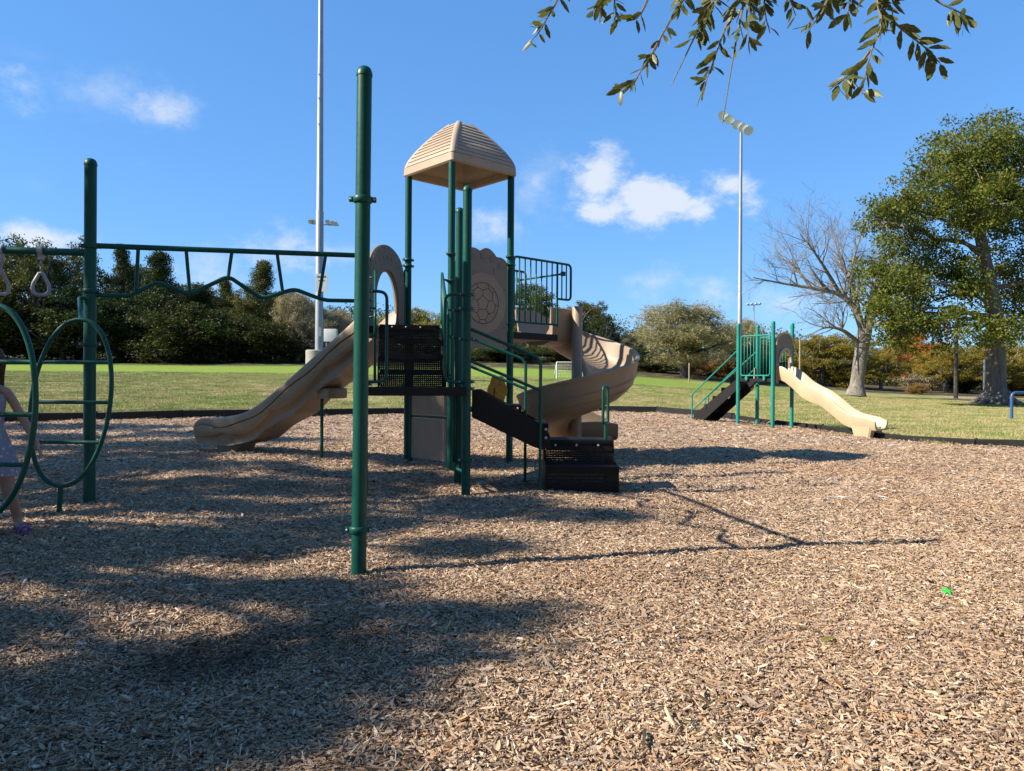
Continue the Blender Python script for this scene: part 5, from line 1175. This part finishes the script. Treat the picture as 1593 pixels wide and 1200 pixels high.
for path, nl, d in TW:
    nl = int(nl * 2.1)
    P = fillet([at(x, y, d + .04 * math.sin(i + d * 9)) for i, (x, y) in enumerate(path)], .05, 3); P = [bough[3].lerp(P[0], .6) + Vector((0, 0, .1))] + P if path[0][1] < -50 else P
    n = len(P); tw = MB().tube(P, [.006 * (1 - .75 * i / (n - 1)) + .0006 for i in range(n)], 5).build('twig', M['twig'], over)
    seg = [i for i in range(1, n - 1) if at(0, 0, d) and P[i].z < 3.0]
    bareend = path[-1][1] > 130 and path[0][0] in (1130, 1170)
    for k in range(nl):
        lo_ = min(seg) if seg else 1; t = rl.uniform(0, .6 if bareend else 1.0) ** .9; i = min(n - 2, int(lo_ + (n - 1 - lo_) * t)); q = P[i].lerp(P[i + 1], rl.random()); dr = (P[i + 1] - P[i]).normalized()
        side = Vector((rl.gauss(0, 1), rl.gauss(0, .8), rl.gauss(-.35, .7))); side = (side - dr * side.dot(dr) * .6).normalized(); a = (dr * rl.uniform(.15, .8) + side * .9 + Vector((0, 0, -.28))).normalized()
        b = a.cross(Vector((rl.gauss(0, 1), rl.gauss(0, 1), rl.gauss(0, 1)))).normalized(); c = a.cross(b); s = rl.uniform(.048, .080) * (1.2 if path[0][0] > 1300 else 1.0)
        lf = bpy.data.objects.new('leaf', LM[rl.randrange(6)]); COL.objects.link(lf); lf.parent = tw
        Mx = Matrix((a * s, b * s, c * s)).transposed().to_4x4(); Mx.translation = q + a * (s * .12) - origin_of(over); lf.matrix_basis = Mx

# ---- unseen trees added behind and beside the viewpoint to cut the sky's fill light
BT = [(-17, -9, 12, 11), (-9, -11, 13, 12), (-1, -10, 13, 12), (8, -10.5, 12, 12), (16, -8, 12, 11), (20, 0, 11, 11), (21, 10, 11, 10), (-22, -2, 12, 11), (24, 19, 10, 10)]
BL = ['at the far corner past the shade tree', 'behind the shade tree', 'straight behind the overhanging oak', 'behind the overhanging oak, toward the open side', 'at the open corner of the playground', 'across the border opposite the shade tree', 'across the border level with the play tower', 'farthest out beyond the shade tree', 'across the border level with the small slide unit']
for k, (x, y, h, w) in enumerate(BT):
    z0 = lawn_z(x, y) - .1; tme, cme = PROTO['oak'][k % 3]; o = thing('sky_blocking_tree', 'unseen tree added to block sky light, ' + BL[k], 'tree', (x, y, z0), 'unseen trees added to block the low sky'); o.rotation_euler = (0, 0, k * 1.3); o.scale = (w, w, h)
    for nm, me_, mt in (('trunk', tme, M['bark']), ('crown', cme, M['wood'])):
        c = bpy.data.objects.new(nm, me_); COL.objects.link(c); c.parent = o; c.material_slots[0].link = 'OBJECT'; c.material_slots[0].material = mt

# ================================================================== field lighting poles, goal, stakes
def lamp_head(parent, c, aim, s=1.0):
    a = Vector(aim).normalized(); o = MB().lathe([(.05 * s, -.22 * s), (.13 * s, -.18 * s), (.20 * s, -.02 * s), (.26 * s, .14 * s), (.27 * s, .16 * s), (.24 * s, .16 * s)], c, 14, a).build('lamp_head', M['lamp'], parent)
    MB().box(Vector(c) - a * (.26 * s), (.16 * s, .16 * s, .2 * s)).build('ballast', M['steel'], o)
def light_pole(px, d, topy, r0, r1, label, heads, base=None, yaw=.6, cls=1.0, hide=0):
    x = ax(px, d); z0 = lawn_z(x, d); zt = at(px, topy, d).z if topy is not None else z0 + 23
    o = thing('light_pole', label, 'light pole', (x, d, z0), 'field lighting poles')
    mb = MB(); mb.lathe([(r0, z0 - .3), (r0 * .97, z0 + (zt - z0) * .34), (r0 * .97 - .02, z0 + (zt - z0) * .342), (r1 * 1.3, z0 + (zt - z0) * .68), (r1 * 1.24, z0 + (zt - z0) * .682), (r1, zt)], (x, d, 0), 18); mb.build('pole', M['steel'], o)
    if heads:
        U = Vector((math.cos(yaw), math.sin(yaw), 0)); N = Vector((U.y, -U.x, 0)); hw = max(h[0] for h in heads) + .2
        h0, h1 = min(heads), max(heads); MB().tube([Vector((x, d, zt - .15 + h0[1] * .8)) + U * h0[0], Vector((x, d, zt - .15 + h1[1] * .8)) + U * hw], .06, 8).build('cross_arm', M['steel'], o)
        for u, dz in heads: lamp_head(o, Vector((x, d, zt + dz)) + U * u + N * .15, N * .8 + Vector((0, 0, -.55)), cls)
    return o, x, z0
o, x, z0 = light_pole(496, 35, None, .185, .095, 'tall grey steel light pole on a concrete footing, running out of frame', [(-1.1, 0), (-.4, .0), (.4, .0), (1.1, 0)])
MB().lathe([(.47, z0 - .3), (.47, z0 + 1.36), (.43, z0 + 1.40), (.2, z0 + 1.41)], (x - .14, 35, 0), 24).build('footing', M['concrete'], o)
sgn = MB().box((x + .16, 34.78, at(500, 441, 35).z), (.54, .03, .82)).build('sign', M['white'], o)
MB().box((x + .16, 34.762, at(500, 432, 35).z), (.40, .004, .07)).build('sign_line', M['line'], sgn); MB().box((x + .16, 34.762, at(500, 438, 35).z), (.30, .004, .04)).build('sign_line', M['line'], sgn)
MB().box((x + .10, 34.80, at(500, 517, 35).z), (.10, .08, .42)).build('handhole_cover', M['steel'], o)
for yy in (155, 195, 118): MB().lathe([(.05, -.03), (.05, .03)], (x - .02, 34.87, at(500, yy, 35).z), 10, (0, -1, 0)).build('bolt_cap', M['steel'], o)
cab = thing('electrical_cabinet', 'white metal electrical cabinet on posts beside the concrete footing', 'cabinet', (ax(514, 37), 37, lawn_z(ax(514, 37), 37)))
cz0 = lawn_z(ax(514, 37), 37); MB().box((ax(514, 37), 37, at(514, 522, 37).z), (.62, .3, .62), bevel=.02).build('box', M['white'], cab)
for s in (-.22, .22): MB().box((ax(514, 37) + s, 37.05, (cz0 + at(514, 522, 37).z) / 2 - .1), (.06, .06, at(514, 522, 37).z - cz0 - .2)).build('leg', M['steel'], cab)
light_pole(1150, 49, 197, .15, .085, 'slender grey light pole with lamp cluster rising behind the teal play unit', [(-1.15, .80), (-.75, .50), (-.25, .12), (.15, -.12), (.45, -.30)], yaw=-.25, cls=1.15)
light_pole(499, 62, 346, .16, .09, 'far light pole hidden behind the tall near pole, lamps showing either side', [(-.85, .05), (-.6, .05), (.55, .05), (.95, -.05), (1.2, -.12)], yaw=.0, cls=.75)
light_pole(1172, 125, 474, .10, .07, 'distant light pole with small white lamps above the grey twiggy tree', [(-1.2, 0), (-.5, .1), (.3, .1), (1.0, .2)], yaw=.2, cls=.8)
def stick(name, px, d, y0, y1, w, mat, label, cat):
    x = ax(px, d); zb = lawn_z(x, d); zt = at(px, y1, d).z; r = w / 2
    o = MB().lathe([(r, zb - .2), (r * .95, zb + (zt - zb) * .5), (r * .9, zt - .02), (r * .5, zt)], (x, d, 0), 8).build(name, mat, None); o_loc = Vector((x, d, zb))
    o.data.transform(Matrix.Translation(-o_loc)); o.location = o_loc; return tag(o, label, cat)
stick('wooden_stake', 1072, 46, 590, 565, .09, M['stake'], 'short pale stake on the lawn below the grey twiggy tree', 'stake')
stick('marker_post', 1244, 44, 600, 528, .11, M['stake'], 'thin pale wooden post behind the cream slide', 'post')
stick('utility_pole', 1487, 44, 615, 500, .24, M['darkbark'], 'dark wooden pole left of the big oak trunk', 'pole')
stick('metal_pole', 1531, 42, 620, 560, .13, M['steel'], 'slim pale metal pole close beside the big oak trunk', 'pole')
# soccer goal
gd = 40.0; gx0 = ax(866, gd); goal = thing('soccer_goal', 'white framed soccer goal beyond the spiral slide', 'goal', (gx0, gd, lawn_z(gx0, gd)))
zg = lawn_z(gx0, gd); ztp = at(866, 564, gd).z; zg = min(zg, ztp - .8)
fr = [Vector((gx0, gd, zg)), Vector((gx0, gd, ztp)), Vector((gx0 + 1.9, gd + .3, ztp)), Vector((gx0 + 1.9, gd + .3, zg))]
MB().tube(fillet(fr, .05), .045, 8).build('frame', M['white'], goal)
for q0, q1 in ((fr[1], fr[0] + Vector((-.1, .9, 0))), (fr[2], fr[3] + Vector((-.1, .9, 0))), (fr[0] + Vector((-.1, .9, 0)), fr[3] + Vector((-.1, .9, 0)))): MB().tube([q0, q1], .03, 8).build('brace', M['white'], goal)
mb = MB()
for i in range(13): t = i / 12; mb.tube([fr[1].lerp(fr[2], t), (fr[0] + Vector((-.1, .9, 0))).lerp(fr[3] + Vector((-.1, .9, 0)), t)], .006, 3)
for i in range(7): t = i / 6; mb.tube([fr[1].lerp(fr[0] + Vector((-.1, .9, 0)), t), fr[2].lerp(fr[3] + Vector((-.1, .9, 0)), t)], .006, 3)
tag(mb.build('net', M['white'], goal), kind='stuff')
# blue hoop at the right edge
bx_, by_ = ax(1574, 23.5), 23.5; bz = lawn_z(bx_, by_); rack = thing('blue_hoop', 'blue tubular steel hoop standing on worn lawn beyond the border', 'rack', (bx_, by_, bz))
hz_ = at(1574, 611, by_).z
MB().tube(fillet([(bx_, by_, bz - .2), (bx_, by_, hz_), (bx_ + 1.5, by_ + .2, hz_), (bx_ + 1.5, by_ + .2, bz - .2)], .16), .045, 12).build('hoop', M['blue'], rack)
MB().lathe([(.075, bz - .04), (.075, bz + .02), (.05, bz + .03)], (bx_, by_, 0), 14).build('foot_plate', M['blue'], rack)
MB().lathe([(.075, bz - .04), (.075, bz + .02), (.05, bz + .03)], (bx_ + 1.5, by_ + .2, 0), 14).build('foot_plate', M['blue'], rack)
# small litter on the mulch
def ground_at(px, py):
    v = at(px, py, 1.0) - Vector((0, 0, CAM_H)); d = -CAM_H / v.z
    for _ in range(6): z = gz(v.x * d, d); d = (z - CAM_H) / v.z
    return Vector((v.x * d, d, gz(v.x * d, d)))
g = ground_at(1473, 927); mb = MB(); pts_ = []
for k in range(10): a = 2 * math.pi * k / 10; r_ = .030 if k % 2 == 0 else .012; pts_.append((r_ * math.cos(a), r_ * math.sin(a)))
o = mb.slab(pts_, g + Vector((0, 0, .024)), (1, 0, .15), (0, .9, .45), (-.1, -.45, .9), .008).build('plastic_scrap', M['lime'], None); o.data.transform(Matrix.Translation(-g)); o.location = g; tag(o, 'small lime green plastic star lying on the sunlit mulch', 'litter')
for k, (pl, lb) in enumerate((([(1282, 780), (1300, 777), (1318, 779), (1334, 776)], 'longer bit of white string lying on the mulch'), ([(1352, 778), (1366, 776), (1380, 779)], 'shorter bit of white string lying on the mulch'))):
    P = [ground_at(*q) + Vector((0, 0, .03)) for q in pl]; o = MB().tube(fillet(P, .1), .0045, 6).build('white_string', M['white'], None); o.data.transform(Matrix.Translation(-P[0])); o.location = P[0]; tag(o, lb, 'string', 'bits of white string')
def flat_leaf(px, py, s, mat, label, ang):
    g = ground_at(px, py); o = bpy.data.objects.new('fallen_leaf', LM[int(ang) % 6]); COL.objects.link(o); o.location = g + Vector((0, 0, .022)); o.scale = (s, s * 1.2, s); o.rotation_euler = (.2, -.15, ang)
    o.material_slots[0].link = 'OBJECT'; o.material_slots[0].material = mat; tag(o, label, 'leaf', 'fallen leaves on the mulch')
flat_leaf(1279, 1005, .07, M['olive'], 'olive green fallen leaf lying on the sunlit mulch', .4)
flat_leaf(1310, 1078, .055, M['rust'], 'orange fallen leaf lying on the sunlit mulch', 1.7)
flat_leaf(500, 828, .09, M['greytwig'], 'pale grey-green fallen leaf in the shade near the capped front post', 2.6)
def big_chip(px, py, L_, w, ang, lb):
    g = ground_at(px, py); o = MB().box((0, 0, 0), (L_, w, .010), ang, bevel=.003).build('wood_stick', M['darkbark' if w < .02 else 'stake'], None); o.location = g + Vector((0, 0, .026)); o.rotation_euler = (.08, .12, 0); tag(o, lb, 'stick', 'larger pieces of wood on the mulch')
big_chip(1002, 1160, .09, .010, 1.35, 'dark short stick lying among the sunlit chips'); big_chip(208, 978, .06, .022, 1.1, 'pale wide splinter of wood lying in the dappled shade')

# ================================================================== girl behind the oval climber
def skin_mat():
    m, t, b = new_mat('skin'); n = nz_tex(t, 14, 4, .5); c = ramp(t, n, [(.3, (.34, .185, .125)), (.7, (.42, .245, .17))]); t.links.new(c, b.inputs['Base Color']); b.inputs['Roughness'].default_value = .5; b.inputs['Subsurface Weight'].default_value = .08; return m
def floral():
    m, t, b = new_mat('floral_cotton'); v = nd(t, 'ShaderNodeTexVoronoi'); v.inputs['Scale'].default_value = 44; c = nd(t, 'ShaderNodeTexCoord'); t.links.new(c.outputs['Object'], v.inputs['Vector'])
    sp = nd(t, 'ShaderNodeSeparateColor'); t.links.new(v.outputs['Color'], sp.inputs[0])
    fl = ramp(t, sp.outputs[0], [(0, (.50, .17, .26)), (.3, (.62, .35, .42)), (.31, (.16, .30, .42)), (.55, (.20, .38, .46)), (.56, (.30, .40, .30)), (.75, (.55, .52, .56))], 'CONSTANT')
    d = ramp(t, v.outputs['Distance'], [(.30, (0, 0, 0)), (.46, (1, 1, 1))]); t.links.new(mixc(t, d, fl, (.23, .24, .30)), b.inputs['Base Color']); b.inputs['Roughness'].default_value = .85; bump(t, b, nz_tex(t, 160, 2), .2, .002); return m
M['skin'] = skin_mat(); M['dress'] = floral(); M['hair'] = paint('dark_brown_hair', (.035, .018, .010), .45, (.08, .045, .025), .5, 30, .5); M['purple'] = paint('purple_sandal', (.20, .06, .22), .5, (.35, .2, .35), .2)
GD = 4.95; gx0_ = ax(-20, GD); gc = Vector((gx0_, GD, 0)); G0 = gz(-3.22, 4.90) + .01
girl = thing('person', 'child in pale floral sundress and purple sandals walking behind the oval climber', 'person', (gc.x, gc.y, G0))
fv = Vector((.45, -.89, 0)).normalized(); lv = Vector((-fv.y, fv.x, 0))                       # facing, her left (image right)
def B(l, f, z): return gc + lv * l + fv * f + Vector((0, 0, G0 + z))
bones = []; verts = []; rad = []
def chain(pts_, start=None):
    prev = start
    for p, r in pts_:
        verts.append(p); rad.append(r if isinstance(r, tuple) else (r, r)); i = len(verts) - 1
        if prev is not None: bones.append((prev, i))
        prev = i
    return prev
pel = chain([(B(0, 0, .60), (.085, .070))]); 
sp3 = chain([(B(0, .005, .70), (.075, .062)), (B(0, .0, .80), (.082, .066)), (B(0, -.005, .90), (.090, .066)), (B(0, -.005, .955), (.060, .050))], pel); chest = sp3
nk = chain([(B(0, 0, 1.00), .032), (B(0, .012, 1.035), .034), (B(0, .02, 1.085), (.060, .066)), (B(0, .018, 1.14), (.076, .084)), (B(0, .010, 1.19), (.070, .078)), (B(0, .005, 1.225), (.040, .045))], chest)
# left arm (image right): hanging, slightly out
la = chain([(B(.105, -.005, .945), .036), (B(.150, -.005, .86), .030), (B(.200, .0, .755), .029), (B(.245, .02, .67), .027), (B(.278, .045, .600), .020), (B(.296, .058, .560), (.028, .016))], chest)
ra = chain([(B(-.105, -.005, .945), .036), (B(-.150, -.02, .86), .030), (B(-.175, -.03, .755), .026), (B(-.17, .02, .67), .024), (B(-.155, .07, .60), .018), (B(-.150, .085, .565), (.024, .013))], chest)
ll = chain([(B(.062, 0, .545), .072), (B(.098, .02, .43), .058), (B(.125, .05, .315), .045), (B(.148, .03, .215), .041), (B(.165, -.005, .115), .028), (B(.172, -.005, .060), .030), (B(.200, .04, .035), .030), (B(.228, .095, .026), .022)], pel)
rl_ = chain([(B(-.062, 0, .545), .072), (B(-.085, -.03, .43), .058), (B(-.095, -.04, .315), .045), (B(-.100, -.10, .215), .041), (B(-.105, -.17, .115), .028), (B(-.108, -.18, .062), .030), (B(-.098, -.13, .035), .030), (B(-.090, -.06, .026), .022)], pel)
roots = [pel]
for hand, s, hx, hy in (((.296, .058, .560), 1, .010, .010), ((-.150, .085, .565), -1, .002, .012)):
    l0, f0, z0_ = hand
    for k, (df, ln_) in enumerate(((.026, .034), (.010, .046), (-.006, .050), (-.020, .044), (-.032, .034))):
        if k == 0: pp = [(B(l0 - .004 * s, f0 + .012, z0_ + .012), .008), (B(l0 + .004 * s, f0 + .034, z0_ - .006), .0075), (B(l0 + .008 * s, f0 + .040, z0_ - .030), .0065)]
        else: pp = [(B(l0, f0 + df * .6, z0_ + .0), .0080), (B(l0 + hx * s, f0 + df, z0_ - ln_ * .62), .0072), (B(l0 + hx * s * .9, f0 + df + .003, z0_ - ln_), .0066), (B(l0 + hx * s * .2, f0 + df + .006, z0_ - ln_ * 1.35), .0058)]
        roots.append(len(verts)); chain(pp)
me = bpy.data.meshes.new('body'); lo = origin_of(girl); me.from_pydata([v - lo for v in verts], bones, []); body = bpy.data.objects.new('body', me); COL.objects.link(body); body.parent = girl
# the chains need edges between consecutive points of each chain (already in bones); grow the surface
sk = body.modifiers.new('skin', 'SKIN'); sk.use_smooth_shade = True; sk.branch_smoothing = .4
lay = me.skin_vertices[0]
for i, r in enumerate(rad): lay.data[i].radius = r
for r in roots: lay.data[r].use_root = True
body.modifiers.new('subsurf', 'SUBSURF').render_levels = 2; me.materials.append(M['skin'])
# dress
rows = []
for z, rl2, rf, off in ((.925, .098, .078, 0), (.90, .108, .084, 0), (.85, .104, .082, 0), (.76, .094, .078, 0), (.70, .098, .082, 0), (.62, .122, .104, .004), (.54, .142, .122, .012), (.46, .158, .136, .02), (.395, .172, .146, .026), (.385, .168, .142, .026)):
    row = []
    for j in range(56):
        a = 2 * math.pi * j / 56; k = 1 + (.05 * math.sin(7 * a + z * 3) + .025 * math.sin(11 * a + 1)) * max(0, (.74 - z)) * 2.4; row.append(B(rl2 * k * math.cos(a) + off * .8, rf * k * math.sin(a) + off * .4, z))
    rows.append(row)
MB().grid(rows, True).build('sundress', M['dress'], girl, autosmooth=70)
for s in (-1, 1): MB().tube(fillet([B(.062 * s, .078, .915), B(.066 * s, .052, .968), B(.066 * s, -.01, .992), B(.062 * s, -.06, .96), B(.055 * s, -.072, .915)], .02), .0065, 6).build('strap', M['dress'], girl)
# hair: cap and long fall behind the shoulders
rows = []
for t, z, r_, f0 in ((0, 1.250, .012, -.0), (.1, 1.243, .050, -.002), (.25, 1.215, .084, -.004), (.4, 1.17, .098, -.010), (.55, 1.12, .098, -.022), (.7, 1.05, .088, -.045), (.85, .95, .085, -.062), (1, .84, .075, -.075), (1.1, .76, .045, -.080)):
    row = []
    for j in range(40):
        a = 2 * math.pi * j / 40; ff = r_ * math.sin(a) * 1.08
        if z < 1.19 and math.sin(a) > .15: ff = r_ * (.15 + (math.sin(a) - .15) * max(.0, (z - 1.10) / .09 if z > 1.1 else 0)) - .0
        k = 1 + .035 * math.sin(j * 4.3 + z * 20); row.append(B(r_ * math.cos(a) * k, f0 + ff * k * (1 if z > 1.06 else .55), z))
    rows.append(row)
MB().grid(rows, True).fan(rows[0]).fan(rows[-1]).build('hair', M['hair'], girl, autosmooth=80)
for s in (-1, 1):
    MB().lathe([(.001, -.009), (.007, -.006), (.010, 0), (.007, .006), (.001, .009)], B(.030 * s, .092, 1.145), 10, fv).build('eye', M['white'], girl); MB().lathe([(.005, 0), (.004, .003)], B(.030 * s, .100, 1.145), 10, fv).build('iris', M['line'], girl)
    MB().lathe([(.004, -.012), (.016, -.008), (.018, .004), (.006, .010)], B(.078 * s, .005, 1.135), 10, lv * s).build('ear', M['skin'], girl)
MB().tube([B(0, .094, 1.150), B(0, .104, 1.125), B(0, .108, 1.115), B(0, .095, 1.108)], [.006, .009, .011, .006], 8).build('nose', M['skin'], girl)
MB().tube([B(-.022, .086, 1.085), B(0, .092, 1.082), B(.022, .086, 1.085)], [.003, .006, .003], 8).build('mouth', M['purple'], girl)
# sandals
for (hl, hf), (tl, tf) in (((.168, -.045), (.236, .118)), ((-.112, -.215), (-.088, -.04))):
    a, b = B(hl, hf, 0), B(tl, tf, 0); D = (b - a).normalized(); N = Vector((-D.y, D.x, 0)); ln_ = (b - a).length; out = []
    for j in range(28):
        th = 2 * math.pi * j / 28; c, s = math.cos(th), math.sin(th); out.append((ln_ * .5 + ln_ * .5 * math.copysign(abs(c) ** .8, c), (.030 + .007 * c) * math.copysign(abs(s) ** .8, s)))
    so = MB().slab(out, a + Vector((0, 0, .008)), D, N, (0, 0, 1), .022).build('sandal', M['purple'], girl)
    for t, h in ((.30, .075), (.60, .058), (.80, .046)):
        c = a + D * (ln_ * t); MB().tube([c - N * .034 + Vector((0, 0, .012)), c - N * .033 + Vector((0, 0, h * .6)), c + Vector((0, 0, h)), c + N * .033 + Vector((0, 0, h * .6)), c + N * .034 + Vector((0, 0, .012))], .009, 8).build('sandal_strap', M['purple'], so)
    MB().tube([a + D * .01 - N * .024 + Vector((0, 0, .02)), a + Vector((0, 0, .065)), a + D * .01 + N * .024 + Vector((0, 0, .02))], .010, 8).build('heel_strap', M['purple'], so)
